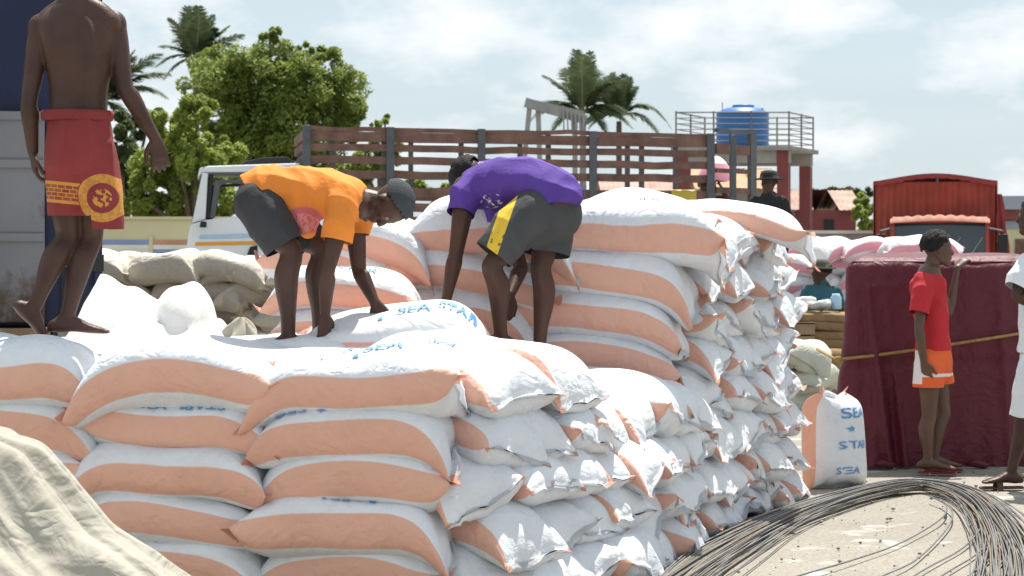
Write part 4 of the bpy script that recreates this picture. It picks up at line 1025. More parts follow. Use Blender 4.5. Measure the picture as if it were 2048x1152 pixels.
# ------------------------------------------------------------------ navy truck on the left
CY, SY = math.cos(R(11)), math.sin(R(11)); T0 = P(200, 490, 11.6)
def TLp(u, v, z): return (T0.x + u * CY - v * SY, T0.y + u * SY + v * CY, z)
def tl_box(u0, u1, v0, v1, z0, z1):
    return MB().hexa([TLp(u0, v0, z0), TLp(u1, v0, z0), TLp(u1, v1, z0), TLp(u0, v1, z0), TLp(u0, v0, z1), TLp(u1, v0, z1), TLp(u1, v1, z1), TLp(u0, v1, z1)])
tk = thing('box_truck', 'navy box truck with weathered grey tailgate behind the shirtless person', 'truck', (TLp(-1.2, 1.4, 0)))
tl_box(-2.4, 0, .03, 2.8, 1.13, 3.55).build('box_body', MT['navy'], tk, bevel=.015)
tg = thing  # (tailgate built as one part with its ribs as sub-parts)
gate = tl_box(-2.38, -.285, -.03, .028, 1.155, 2.26).build('tailgate', MT['panel'], tk, bevel=.008)
for z in (2.235, 1.985, 1.60): tl_box(-2.38, -.285, -.048, -.032, z - .022, z + .022).build('rib', MT['panel'], gate, bevel=.005)
tl_box(-.03, .012, -.02, .026, 1.12, 3.56).build('corner_post', MT['navy'], tk, bevel=.005)
tl_box(-.20, -.185, .012, .027, 1.14, 3.5).build('door_seam', MT['dark'], tk)
for z in (1.42, 2.5, 3.2): tl_box(-.06, .02, -.035, -.021, z, z + .09).build('hinge', MT['dark'], tk, bevel=.004)
tl_box(-2.45, -.26, -.06, .4, 1.075, 1.125).build('sill_plank', MT['wood'], tk, bevel=.006)
tl_box(-2.2, -.25, .42, 2.8, .85, 1.12).build('chassis', MT['dark'], tk)
for u in (-2.1, -.4):
    m = MB(); c = Vector(TLp(u, 1.7, .48)); ax = Vector((CY, SY, 0)); b = ax.cross(Vector((0, 0, 1)))
    pr = [(.20, -.13), (.46, -.13), (.48, -.10), (.48, .10), (.46, .13), (.20, .13)]; n = 28; base = 0
    for r, o in pr:
        for q in range(n): a = 2 * math.pi * q / n; m.v.append(tuple(c + ax * o + b * r * math.cos(a) + Vector((0, 0, 1)) * r * math.sin(a)))
    for i in range(len(pr) - 1):
        for q in range(n): m.f.append((i*n + q, i*n + (q+1) % n, (i+1)*n + (q+1) % n, (i+1)*n + q))
    m.f.append(tuple(range(n))[::-1]); m.f.append(tuple(range((len(pr)-1)*n, len(pr)*n))); m.build('wheel', MT['dark'], tk, True)

# ------------------------------------------------------------------ loose white cloth and rag on the stack
def heap():
    xs = np.linspace(-2.16, -1.40, 90); ys = np.linspace(10.42, 11.35, 70); X, Yv = np.meshgrid(xs, ys, indexing='ij')
    sx = lambda px: (px - 1024) * 10.8 / F_PX
    ridge = np.interp(X, [sx(170), sx(196), sx(235), sx(300), sx(345), sx(440), sx(465)], [.10, .235, .215, .13, .07, .015, 0]) * np.exp(-((Yv - 10.85 - .25 * (X + 2.0)) / .27) ** 2)
    d2 = ((X - sx(375)) / .145) ** 2 + ((Yv - 10.78) / .26) ** 2
    dome = .19 * np.sqrt(np.maximum(1 - d2 * .9, 0))
    Z = np.maximum(ridge, dome) + .25 * np.minimum(ridge, dome)
    for kx, ky, a, p in ((22, 9, .008, 0), (-14, 24, .006, 1.3), (38, 17, .004, .5), (9, -23, .004, 2.2)):
        Z = Z + a * np.sin(kx * X + ky * Yv + p + 1.5 * np.sin(6 * X + 5 * Yv)) * (.35 + np.minimum(Z / .1, 1))
    edge = np.minimum(np.minimum((X - xs[0]) / .08, (xs[-1] - X) / .08), np.minimum((Yv - ys[0]) / .1, (ys[-1] - Yv) / .1)).clip(0, 1)
    Z = 1.165 + Z * edge - .10 * (1 - edge)
    o = link_mesh('white_cloth', grid_mesh('white_cloth', np.stack([X, Yv, Z], -1)), MT['white_cloth'])
    tag(o, 'crumpled white plastic sheet heaped on the stack beside the navy truck', 'sheet')
    md = o.modifiers.new('thick', 'SOLIDIFY'); md.thickness = .004
    m = MB(); c = P(478, 676, 10.95); n = 40; V = []
    for i in range(9):
        t = i / 8
        for k in range(n):
            a = 2 * math.pi * k / n; r = (.012 + .085 * t) * (1 + .25 * math.sin(5 * a + t * 3) + .15 * math.sin(9 * a))
            V.append((c.x + .012 * (1 - t) + r * math.cos(a), c.y + .8 * r * math.sin(a), c.z + .105 * (1 - t ** 1.3)))
    V = np.array(V).reshape(9, n, 3)
    tag(link_mesh('rag', grid_mesh('rag', V, True), MT['canvas']), 'small pale cloth rag peaked up on the sacks by the white sheet', 'rag')
heap()

# ------------------------------------------------------------------ beige canvas over a mound, foreground left
def canvas():
    na, nr = 520, 160
    a = np.linspace(0, 2 * math.pi, na, endpoint=False); r = np.linspace(0, 1, nr); Rr, A = np.meshgrid(r, a, indexing='ij')
    cx, cy = -2.36, 6.95
    xr = np.array([0, .45, .64, .86, 1.02, 1.08, 1.21, 1.36, 1.60]); zr = np.array([1.06, 1.05, 1.01, .925, .73, .66, .585, .47, .0])
    rad = Rr * 1.60
    z = np.interp(rad, xr, zr)
    k = np.array([.25, .5, .25])
    for _ in range(6): z[1:-1] = k[0] * z[:-2] + k[1] * z[1:-1] + k[2] * z[2:]
    f = (.022 * np.sin(9 * A + 2.0 * np.sin(3 * A)) + .016 * np.sin(19 * A + 3 * Rr) + .008 * np.sin(37 * A + 5 * Rr)) * np.clip((rad - .35) / .8, 0, 1)
    rdg = lambda x: 1 - 2 * np.abs(np.sin(x)) ** .8
    f += (.007 * rdg(13 * A + 3 * Rr + 1.2 * np.sin(5 * Rr + 2 * A)) + .004 * rdg(29 * A - 4 * Rr + np.sin(7 * A))) * np.clip((rad - .3) / .7, 0, 1)
    f += .004 * rdg(11 * Rr + 2.5 * np.sin(5 * A)) * np.clip((rad - .5) / .5, 0, 1)
    X = cx + (rad + f) * np.cos(A) ; Yv = cy + (rad + f) * .62 * np.sin(A); Z = z + f * .6 + .010 * np.sin(12 * X + 8 * Yv)
    Z = np.maximum(Z, .0) - .004 * (Rr > .99)
    o = link_mesh('canvas_cover', grid_mesh('canvas', np.stack([X, Yv, Z], -1), True), MT['canvas'])
    tag(o, 'creased beige canvas sheet draped over a mound before the low stack', 'canvas')
canvas()

# ------------------------------------------------------------------ maroon tarpaulin stack, rope
MT['maroon'] = sack_mat('maroon_tarp', (.112, .017, .031), (.112, .017, .031), .48, 0)
def tarp():
    root = thing('tarpaulin_stack', 'maroon tarpaulin wrapped round a tall stack, tied with a rope', 'tarpaulin', (P(1860, 930, 15.7).x, 15.9, 0))
    yf = 15.52; xl, xr = (1694 - 1024) * yf / F_PX, (2130 - 1024) * yf / F_PX; yb = 17.3; top = 1.455
    path = []; 
    def seg(a, b, n): return [(a[0] + (b[0] - a[0]) * i / n, a[1] + (b[1] - a[1]) * i / n) for i in range(n)]
    rc = .07
    path += seg((xl * yb / yf + .06, yb), (xl, yf + rc), 50)
    path += [(xl + rc - rc * math.cos(t), yf + rc - rc * math.sin(t)) for t in np.linspace(0, math.pi / 2, 14)]
    path += seg((xl + rc, yf), (xr, yf), 190) + seg((xr, yf), (xr, yb), 30) + [(xr, yb)]
    path = np.array(path); n = len(path)
    tg_ = np.gradient(path, axis=0); tg_ /= np.linalg.norm(tg_, axis=1)[:, None]; nr_ = np.stack([tg_[:, 1], -tg_[:, 0]], 1) * -1
    cen = path.mean(0); sgn = np.sign(((path - cen) * nr_).sum(1)); nr_ *= sgn[:, None]
    s = np.cumsum(np.r_[0, np.linalg.norm(np.diff(path, axis=0), axis=1)]); sc = s[57]
    m = 60; v = np.linspace(0, 1, m); S, V = np.meshgrid(s - sc, v, indexing='ij')
    near = np.exp(-(S / .45) ** 2)
    out = .012 * V + .115 * V ** 2.2 * near
    out += (.020 * np.sin(13 * S + .9 * V) + .016 * np.sin(29 * S + 2 * V + 1)) * V * (.35 + near) + .012 * np.sin(5 * S + 2.2) * V
    out += .085 * np.exp(-((S - .10 - .17 * V) / .035) ** 2) * V ** .7 + .06 * np.exp(-((S - .24 - .14 * V) / .03) ** 2) * V + .04 * np.exp(-((S - .62 + .10 * V) / .05) ** 2) * V + .03 * np.exp(-((S - 1.05 - .08 * V) / .04) ** 2) * V ** .5 - .02 * np.exp(-((V - .49) / .02) ** 2)
    out += .010 * np.exp(-((S - .13) / .012) ** 2) * (V > .11) * (V < .7)
    out += .012 * np.exp(-((V - .125) / .012) ** 2) * (S > .10) * (S < .62)
    out += .004 * np.sin(40 * S + 23 * V) * np.sin(31 * V + 8 * S)
    hgt = top - .012 + .008 * np.sin(6 * S)
    Z = hgt * (1 - V)
    rnd = np.clip(.05 - (1 - (1 - V)) * hgt, 0, .05)         # rounded upper edge
    out -= rnd ** 2 / .06
    X = path[:, 0][:, None] + nr_[:, 0][:, None] * out; Yv = path[:, 1][:, None] + nr_[:, 1][:, None] * out
    link_mesh('side_cloth', grid_mesh('side', np.stack([X, Yv, Z + .012 * (V > .97) * np.abs(np.sin(9 * S))], -1)), MT['maroon'], root)
    gx, gy = np.meshgrid(np.linspace(xl + .03, xr - .03, 60), np.linspace(yf + .03, yb - .03, 40), indexing='ij'); sk = (xl * (yb / yf - 1) + .06) / (yb - yf)
    gz = top + .0 + .018 * np.sin(4 * gx) * np.sin(5 * gy) - .004
    e = np.minimum(np.minimum(gx - xl - .03, xr - .03 - gx), np.minimum(gy - yf - .03, yb - .03 - gy)).clip(0, .08)
    gz = top - .010 + (gz - top + .014) * e / .08 + .03 * (1 - (1 - e / .08) ** 2)
    link_mesh('top_cloth', grid_mesh('top', np.stack([gx + sk * (gy - yf) * (1 - (gx - xl) / (xr - xl)), gy, gz], -1)), MT['maroon'], root)
    # ragged hem on the ground
    for q in range(3):
        hem = MB(); a = P(1940 - 95 * q, 936, 15.3); hem.tube([(a.x, 15.42, .02), (a.x + .06, 15.36, .035), (a.x + .12, 15.38, .02), (a.x + .17, 15.42, .025)], [.012, .03, .025, .01], 8)
        hem.build('hem_tuck', MT['maroon'], root, True)
    rp = [P(1676, 719, 15.47), P(1740, 712, 15.46), P(1830, 700, 15.46), P(1920, 686, 15.47), P(2010, 672, 15.48), P(2110, 655, 15.49)]
    m = MB(); m.tube([(rp[0].x + .01, 16.6, rp[0].z + .02), (rp[0].x - .005, 15.7, rp[0].z)] + rp, .011, 8); r = m.build('rope', MT['rope'], root, True)
    k = MB(); k.ball(rp[0], .03, .02, .025); k.build('knot', MT['rope'], r, True)
tarp()

# ------------------------------------------------------------------ loop of steel bars on the ground
def coil():
    pts = [(1010, 1420), (1130, 1300), (1290, 1196), (1420, 1116), (1560, 1046), (1690, 1004), (1800, 985), (1890, 988), (1962, 1016), (2012, 1068), (2038, 1140), (2034, 1230), (1960, 1340), (1820, 1440)]
    base = np.array([list(G(*p)) for p in pts])
    root = thing('steel_bar_coil', 'loop of thin grey steel bars lying on the ground beside the big stack', 'steel bars', tuple(G(1750, 1080)))
    g = np.random.default_rng(5)
    def spline(X, sub=8):
        E = np.vstack([2 * X[0] - X[1], X, 2 * X[-1] - X[-2]]); out = []
        for i in range(1, len(E) - 2):
            for k in range(sub):
                t = k / sub; p0, p1, p2, p3 = E[i-1], E[i], E[i+1], E[i+2]; out.append(.5 * (2*p1 + (p2-p0)*t + (2*p0-5*p1+4*p2-p3)*t*t + (3*p1-p0-3*p2+p3)*t**3))
        return np.array(out + [X[-1]])
    tn = np.gradient(base, axis=0); tn[:, 2] = 0; tn /= np.linalg.norm(tn, axis=1)[:, None]; nm = np.stack([tn[:, 1], -tn[:, 0], tn[:, 0] * 0], 1)
    arc = np.array([.02, .02, .02, .03, .035, .04, .05, .05, .05, .04, .04, .03, .03, .03])
    wid = np.array([.30, .26, .22, .19, .14, .11, .09, .10, .13, .17, .20, .22, .24, .26])
    for q in range(76):
        o = g.normal(0, .55); o = float(np.clip(o, -1.05, 1.05)); dr = g.normal(0, .22, len(base)); dr = np.convolve(dr, [.25, .5, .25], 'same')
        X = base + nm * (wid * (o + dr))[:, None]
        X[:, 2] = .012 + np.abs(arc * np.clip(g.uniform(0, 1.25) + .3 * np.convolve(g.normal(0, .6, len(base)), [.3, .4, .3], 'same'), .0, 1.4))
        X[:3, 0] = np.maximum(X[:3, 0], [-.1, .25, .6]) 
        MB().tube(spline(X), g.uniform(.0032, .0048), 5).build('bar', MT['rust_steel'] if g.random() < .22 else MT['steel'], root, True)
    strays = [[(1420, 1240), (1560, 1170), (1700, 1128), (1800, 1094), (1880, 1048), (1892, 1022), (1860, 1006)], [(1600, 1260), (1740, 1170), (1830, 1128), (1890, 1070), (1905, 1035), (1880, 1012)],
              [(1700, 1240), (1840, 1150), (1930, 1100), (1965, 1050), (1930, 1012)], [(1760, 1250), (1880, 1160), (1960, 1110), (1990, 1060), (1950, 1015)], [(1800, 1260), (1920, 1170), (1985, 1120), (2005, 1075), (1975, 1025)],
              [(1180, 1250), (1330, 1150), (1500, 1052), (1620, 1018), (1740, 990)], [(1840, 1270), (1950, 1180), (2005, 1130), (2020, 1085), (1990, 1035)]]
    for st_ in strays:
        X = np.array([list(G(*p)) for p in st_]); X[:, 2] = .012 + .03 * np.linspace(0, 1, len(X)) ** 2
        MB().tube(spline(X), .005, 5).build('bar', MT['steel'], root, True)
coil()

# ------------------------------------------------------------------ white truck with slatted bed
A0 = Vector((-2.76, 29.5, 0)); B0 = Vector((2.75, 30.33, 0)); AX = (B0 - A0).normalized(); PE = Vector((-AX.y, AX.x, 0))
def tpt(s, d, z): return A0 + AX * s + PE * d + Vector((0, 0, z - .012 * max(s, 0) * max(z - .8, 0) / 2.3))      # the bed sags a little to the rear
def tbox(s0, s1, d0, d1, z0, z1):
    return MB().hexa([tpt(s0, d0, z0), tpt(s1, d0, z0), tpt(s1, d1, z0), tpt(s0, d1, z0), tpt(s0, d0, z1), tpt(s1, d0, z1), tpt(s1, d1, z1), tpt(s0, d1, z1)])
def Qs(px, py):
    """(s, z) on the truck's near side plane seen at a photo pixel"""
    k = (px - 1024) / F_PX; s = (k * A0.y - A0.x) / (AX.x - k * AX.y); Y = A0.y + AX.y * s
    return s, CAM_H - (py - HOR) * Y / F_PX
BL = (B0 - A0).length
def slat_truck():
    root = thing('slat_truck', 'white truck with a high slatted reddish-brown wooden bed behind the stack', 'truck', tuple(tpt(2.5, 1.1, 0)))
    zs = [(3.10, 3.16), (2.965, 3.095), (2.83, 2.925), (2.655, 2.76), (2.465, 2.575), (2.225, 2.35), (2.02, 2.14), (1.82, 1.94), (1.62, 1.74), (1.42, 1.54), (1.22, 1.34)]
    g = np.random.default_rng(3)
    def wslat(s0, s1, d0, d1, z0, z1, ns=10):
        m = MB(); 
        for i in range(ns + 1):
            s = s0 + (s1 - s0) * i / ns; w = g.normal(0, .006)
            m.v += [tuple(tpt(s, d0, z0 + w)), tuple(tpt(s, d1, z0 + w)), tuple(tpt(s, d1, z1 + w)), tuple(tpt(s, d0, z1 + w))]
        for i in range(ns):
            for k in range(4): m.f.append((i*4 + k, (i+1)*4 + k, (i+1)*4 + (k+1) % 4, i*4 + (k+1) % 4))
        m.f += [(0, 1, 2, 3), (ns*4 + 3, ns*4 + 2, ns*4 + 1, ns*4)]
        return m
    side = [0.0, Qs(780, 300)[0], Qs(962, 300)[0], Qs(1185, 300)[0], BL - .02]
    for z0, z1 in zs: wslat(.0, BL, .0, .035, z0, z1, 14).build('slat', MT['slat'], root)
    for s in side: tbox(s - .05, s + .055, -.055, -.003, 1.0, 3.165).build('post', MT['iron'], root, bevel=.006)
    for s in (.35, 1.05, 2.1, 3.3, 4.6, 5.9): tbox(s - .035, s + .035, .038, .075, 1.0, 3.13).build('stay', MT['iron'], root)
    wd = 2.15
    for s in (.0, 1.6, 3.2, 4.8, BL - .05): tbox(s, s + .07, wd, wd + .05, 1.0, 3.16).build('post', MT['iron'], root)
    for z0, z1 in ((3.06, 3.16), (2.2, 2.28), (1.3, 1.6)): wslat(0, BL, wd - .04, wd - .003, z0, z1).build('slat', MT['slat'], root)
    for z0, z1 in zs[1:]: tbox(-.05, -.012, .06, wd - .06, z0, z1).build('headboard_slat', MT['slat'], root)
    tbox(-.05, BL + .05, .08, wd - .05, 1.0, 1.1).build('bed_floor', MT['wood'], root)
    tbox(-1.3, BL - .3, .55, 1.6, .72, .99).build('chassis', MT['dark'], root)
    # open rear gate
    e0 = tpt(BL + .06, .0, 0); e1 = Vector((3.446, 31.2, 0)); gd = (e1 - e0).normalized(); gn = Vector((-gd.y, gd.x, 0)); gl = (e1 - e0).length
    def gbox(a, b, c, d, z0, z1):
        q = lambda s, o, z: e0 + gd * s + gn * o + Vector((0, 0, z)); return MB().hexa([q(a, c, z0), q(b, c, z0), q(b, d, z0), q(a, d, z0), q(a, c, z1), q(b, c, z1), q(b, d, z1), q(a, d, z1)])
    gt = gbox(gl - .16, gl, -.03, .03, 1.1, 3.17).build('tailgate', MT['iron'], root)
    gbox(.0, gl - .163, -.03, .03, 3.12, 3.17).build('rail', MT['iron'], gt)
    for z0, z1 in ((2.82, 2.96), (2.56, 2.62), (2.28, 2.36), (1.9, 2.02), (1.6, 1.7), (1.3, 1.4)): gbox(.0, gl - .163, -.02, .02, z0, z1).build('slat', MT['slat'], gt)
    gbox(gl * .42, gl * .42 + .02, .032, .05, 1.2, 3.12).build('rod', MT['iron'], gt)
    # cab
    def poly(name, pix, d0, d1, m, par=root):
        sz = [Qs(*p) for p in pix]; n = len(sz); M_ = MB()
        M_.v = [tuple(tpt(s, d0, z)) for s, z in sz] + [tuple(tpt(s, d1, z)) for s, z in sz]
        M_.f = [tuple(range(n)), tuple(range(2*n - 1, n - 1, -1))] + [(i, i + n, (i+1) % n + n, (i+1) % n) for i in range(n)]
        return M_.build(name, m, par, bevel=.012)
    cab = None
    for dd, nm in ((0.02, 'near'), (2.06, 'far')):
        door = poly('cab_side', [(368, 600), (375, 500), (384, 448), (410, 440), (560, 424), (600, 424), (600, 600)], dd, dd + .07, MT['white_paint'])
        poly('front_pillar', [(384.5, 446), (405, 345), (416, 346), (411, 438.5)], dd, dd + .07, MT['white_paint'])
        poly('rear_pillar', [(558, 345), (600, 345), (600, 422.5), (558, 422.5)], dd, dd + .07, MT['white_paint'])
        poly('roof_rim', [(404, 343), (410, 333), (600, 327), (600, 344), (416, 344)], dd, dd + .07, MT['white_paint'])
        poly('window_frame', [(430, 436), (440, 372), (452, 366), (556, 362), (556, 356), (430, 360), (419, 437)], dd + .015, dd + .05, MT['iron'])
        poly('window_post', [(417, 347.5), (428, 347.5), (419, 436), (412, 437)], dd + .02, dd + .045, MT['dark'])
    poly('roof', [(409, 336), (415, 331.5), (600, 325.5), (600, 331)], .095, 2.055, MT['white_paint'])
    poly('rear_wall', [(594, 346), (599, 346), (599, 600), (594, 600)], .095, 2.055, MT['white_paint'])
    poly('windscreen', [(384, 446), (404, 346), (408, 346), (388, 446)], .10, 2.05, MT['glass'])
    poly('nose', [(368, 600), (373, 500), (382, 449), (388, 449), (388, 600)], .095, 2.055, MT['white_paint'])
    poly('dashboard', [(391, 462), (391, 430), (425, 428), (425, 462)], .10, 2.05, MT['dark'])
    for d in (.35, 1.3): poly('seat', [(500, 600), (470, 460), (486, 420), (500, 412), (516, 420), (540, 600)], d, d + .45, MT['dark'])
    poly('side_stripe', [(391, 484.5), (520, 482), (520, 489), (390, 491.5)], .008, .019, MT['stripe_orange'])
    poly('upper_stripe', [(400, 470), (520, 466), (520, 475), (398, 478)], .008, .019, MT['blue_plastic'])
    poly('handle', [(494, 510), (500, 494), (515, 490), (515, 510)], -.01, .019, MT['dark'])
    poly('mirror', [(399, 455), (401, 443), (413, 443), (413, 455)], -.16, -.02, MT['dark'])
    poly('wind_deflector', [(474, 333), (492, 321), (530, 313), (575, 312), (592, 322), (598, 333)], .3, 1.85, MT['dark'])
    poly('visor', [(398, 352), (399, 336), (407, 333), (407, 345)], .15, 2.0, MT['white_paint'])
    for s in (-.9, 4.4):
        for d in (.12, 1.75):
            m = MB(); c = tpt(s, d, .46); n = 28; pr = [(.18, 0), (.44, 0), (.46, .03), (.46, .25), (.44, .28), (.18, .28)]
            for r, o in pr:
                for q in range(n): a = 2 * math.pi * q / n; m.v.append(tuple(c + PE * o + AX * r * math.cos(a) + Vector((0, 0, 1)) * r * math.sin(a)))
            for i in range(5):
                for q in range(n): m.f.append((i*n + q, i*n + (q+1) % n, (i+1)*n + (q+1) % n, (i+1)*n + q))
            m.f.append(tuple(range(n))[::-1]); m.f.append(tuple(range(5*n, 6*n))); m.build('wheel', MT['dark'], root, True)
    # yellow cloth over the slats
    y = MB(); s0, s1 = Qs(1342, 380)[0], Qs(1392, 380)[0]; V = []
    for i in range(14):
        s = s0 + (s1 - s0) * i / 13
        V.append([tuple(tpt(s, .05, 2.30)), tuple(tpt(s, .0, 2.362)), tuple(tpt(s, -.03 - .01 * math.sin(i), 2.33)), tuple(tpt(s, -.035 - .012 * math.sin(1.3 * i), 2.24 + .02 * math.sin(2 * i))), tuple(tpt(s, -.03, 2.16 + .03 * math.sin(1.7 * i)))])
    tag(link_mesh('yellow_cloth', grid_mesh('yc', np.array(V)), MT['yellow']), 'yellow cloth hung over the slats of the truck bed', 'cloth')
slat_truck()
# parasol
def parasol():
    c = P(1432, 312, 32.6); root = thing('parasol', 'pink and white parasol held above the slatted truck bed', 'parasol', (c.x, c.y, 2.2))
    n = 16; rr = .30; rings = []
    for half, mt in ((0, 'white_shirt'), (1, 'pinkm')):
        if mt == 'pinkm': MT['pinkm'] = mat('pink_parasol', (.70, .30, .38), .7, .1, 5)
        t = np.linspace(0, .55, 6) if not half else np.linspace(.56, 1, 6)
        V = np.array([[(c.x + rr * q * math.cos(a), c.y + rr * q * math.sin(a), c.z - .36 * q ** 1.9 - (.02 * abs(math.sin(4 * a)) * q ** 3)) for a in np.arange(48) * 2 * math.pi / 48] for q in t])
        link_mesh('canopy' if not half else 'canopy_rim', grid_mesh('canopy', V, True), MT[mt], root)
    MB().tube([(c.x, c.y, c.z + .03), (c.x - .02, c.y - .02, 2.0)], .008, 8).build('shaft', MT['rail'], root, True)
    for k in range(8):
        a = k * math.pi / 4; MB().tube([(c.x + rr * q * math.cos(a) * .98, c.y + rr * q * math.sin(a) * .98, c.z - .012 - .36 * q ** 1.9) for q in np.linspace(0.02, .98, 7)], .003, 5).build('rib', MT['rail'], root)
parasol()

# ------------------------------------------------------------------ walls and buildings
def compound_wall():
    root = thing('boundary_wall', 'pale yellow plastered boundary wall with painted stripes below the trees', 'wall', (-9, 45, 0))
    x0, x1 = -16.0, -5.4; Y = 45
    MB().box(x0, x1, Y, Y + .25, 0, 2.08).build('wall', MT['yellow_wall'], root)
    MB().box(x0, x1, Y - .05, Y + .3, 2.083, 2.14).build('coping', MT['yellow_wall'], root)
    for a, b, m in ((x0, -7.42, 'stripe_blue'), (-7.34, x1, 'stripe_red')): MB().box(a, b, Y - .03, Y - .004, 1.57, 1.66).build('stripe', MT[m], root)
    for a, b, m in ((x0, -7.42, 'stripe_white'), (-7.34, x1, 'stripe_white')): MB().box(a, b, Y - .028, Y - .004, 1.47, 1.565).build('stripe', MT[m], root)
    for a, b, m in ((x0, -7.42, 'stripe_white'), (-7.34, x1, 'stripe_blue')): MB().box(a, b, Y - .026, Y - .004, 1.30, 1.465).build('stripe', MT[m], root)
    MB().box(-7.42, -7.34, Y - .05, Y - .003, 0, 1.74).build('pier', MT['yellow_wall'], root)
compound_wall()
def grey_wall():
    Y = 47; x0, x1 = P(1380, 0, Y).x, P(1790, 0, Y).x; z = P(0, 456, Y).z
    root = thing('grey_wall', 'grey concrete block wall beside the red truck', 'wall', ((x0 + x1) / 2, Y, 0))
    g = np.random.default_rng(2); hb, lb = .2, .42; nr = int(z / hb)
    proto = MB().box(-lb/2 + .006, lb/2 - .006, -.1, .1, -hb/2 + .006, hb/2 - .006).mesh('block'); proto.materials.append(MT['conc'])
    MB().box(x0, x1, Y - .08, Y + .08, 0, nr * hb).build('mortar_core', MT['conc'], root)
    for r in range(4, nr):
        for c in range(int((x1 - x0) / lb)):
            o = bpy.data.objects.new('block', proto); COL.objects.link(o); attach(o, root); o.location = (x0 + lb * (c + .5 + .5 * (r % 2)) , Y + g.normal(0, .004), hb * (r + .5))
    MB().box(x0, x1, Y - .13, Y + .13, nr * hb + .002, nr * hb + .07).build('coping', MT['stripe_white'], root)
grey_wall()

def tower():
    Y = 60; root = thing('water_tower', 'concrete water tower platform on maroon pillars with steel railing', 'water tower', (P(1520, 490, Y).x, Y + 1.2, 0))
    q = lambda px, d=0: (px - 1024) * Y / F_PX
    xl, xr = q(1352), q(1578); dep = 2.6; sh = .115           # the platform is turned a little to the right
    def pt(x, d, z): return (x + d * .39, Y + d, z)
    def bx(x0, x1, d0, d1, z0, z1): return MB().hexa([pt(x0, d0, z0), pt(x1, d0, z0), pt(x1, d1, z0), pt(x0, d1, z0), pt(x0, d0, z1), pt(x1, d0, z1), pt(x1, d1, z1), pt(x0, d1, z1)])
    zt = P(0, 292, Y).z
    bx(xl - .1, xr + .12, -.15, dep + .15, zt - .12, zt).build('slab', MT['conc'], root, bevel=.01)
    for d in (.0, dep - .25): bx(xl, xr, d, d + .22, zt - .46, zt - .123).build('beam', MT['conc'], root)
    for x in (xl + .02, xr - .33):
        for d in (-.02, dep - .28): bx(x, x + .31, d, d + .28, 0, zt - .125 if d < 0 else zt - .47).build('pillar', MT['maroon_paint'], root, bevel=.01)
    hr = .92
    cs = [(xl, 0), (xr, 0), (xr, dep), (xl, dep)]
    for a, b in ((0, 1), (1, 2), (2, 3), (3, 0)):
        (x0, d0), (x1, d1) = cs[a], cs[b]
        for k, z in enumerate(np.linspace(.14, hr, 6)):
            MB().tube([pt(x0, d0, zt + z), pt(x1, d1, zt + z)], .022 if k == 5 else .014, 6).build('rail', MT['rail'], root)
        n = 3 if a % 2 == 0 else 2
        for i in range(n):
            t = i / n; x, d = x0 + (x1 - x0) * t, d0 + (d1 - d0) * t; MB().tube([pt(x, d, zt), pt(x, d, zt + hr + .03)], .024, 6).build('rail_post', MT['rail'], root)
    c = P(1485, 292, Y + .95); r = 53 * (Y + .95) / F_PX; k = (Y + .95) / F_PX
    tk_ = thing('water_tank', 'round blue plastic water tank on the tower platform', 'tank', (c.x, c.y, zt))
    h = 66 * k; pr = [(r * .97, 0)]
    for i in range(6):
        z = h * i / 6; pr += [(r, z + .02), (r, z + h / 6 - .05), (r * .975, z + h / 6 - .025)]
    pr += [(r * 1.005, h), (r * .96, h + .06), (r * .62, h + 13 * k), (r * .40, h + 14 * k)]
    MB().lathe((c.x, c.y, zt + .002), pr, 48).build('shell', MT['tank'], tk_, True)
    MB().lathe((c.x + .02, c.y, zt + h + 14.2 * k), [(r * .40, 0), (r * .42, .02), (r * .42, .05), (r * .36, .07)], 28).build('lid', MT['tank'], tk_, True)
    MB().box(c.x + r * .62, c.x + r * .78, c.y - .06, c.y + .06, zt + h + .05, zt + h + .17).build('inlet', MT['dark'], tk_)
    MB().tube([(c.x - r * .78, c.y - .25, zt + .02), (c.x - r * .80, c.y - .3, zt + h + .32)], .012, 6).build('pipe', MT['rail'], tk_)
tower()

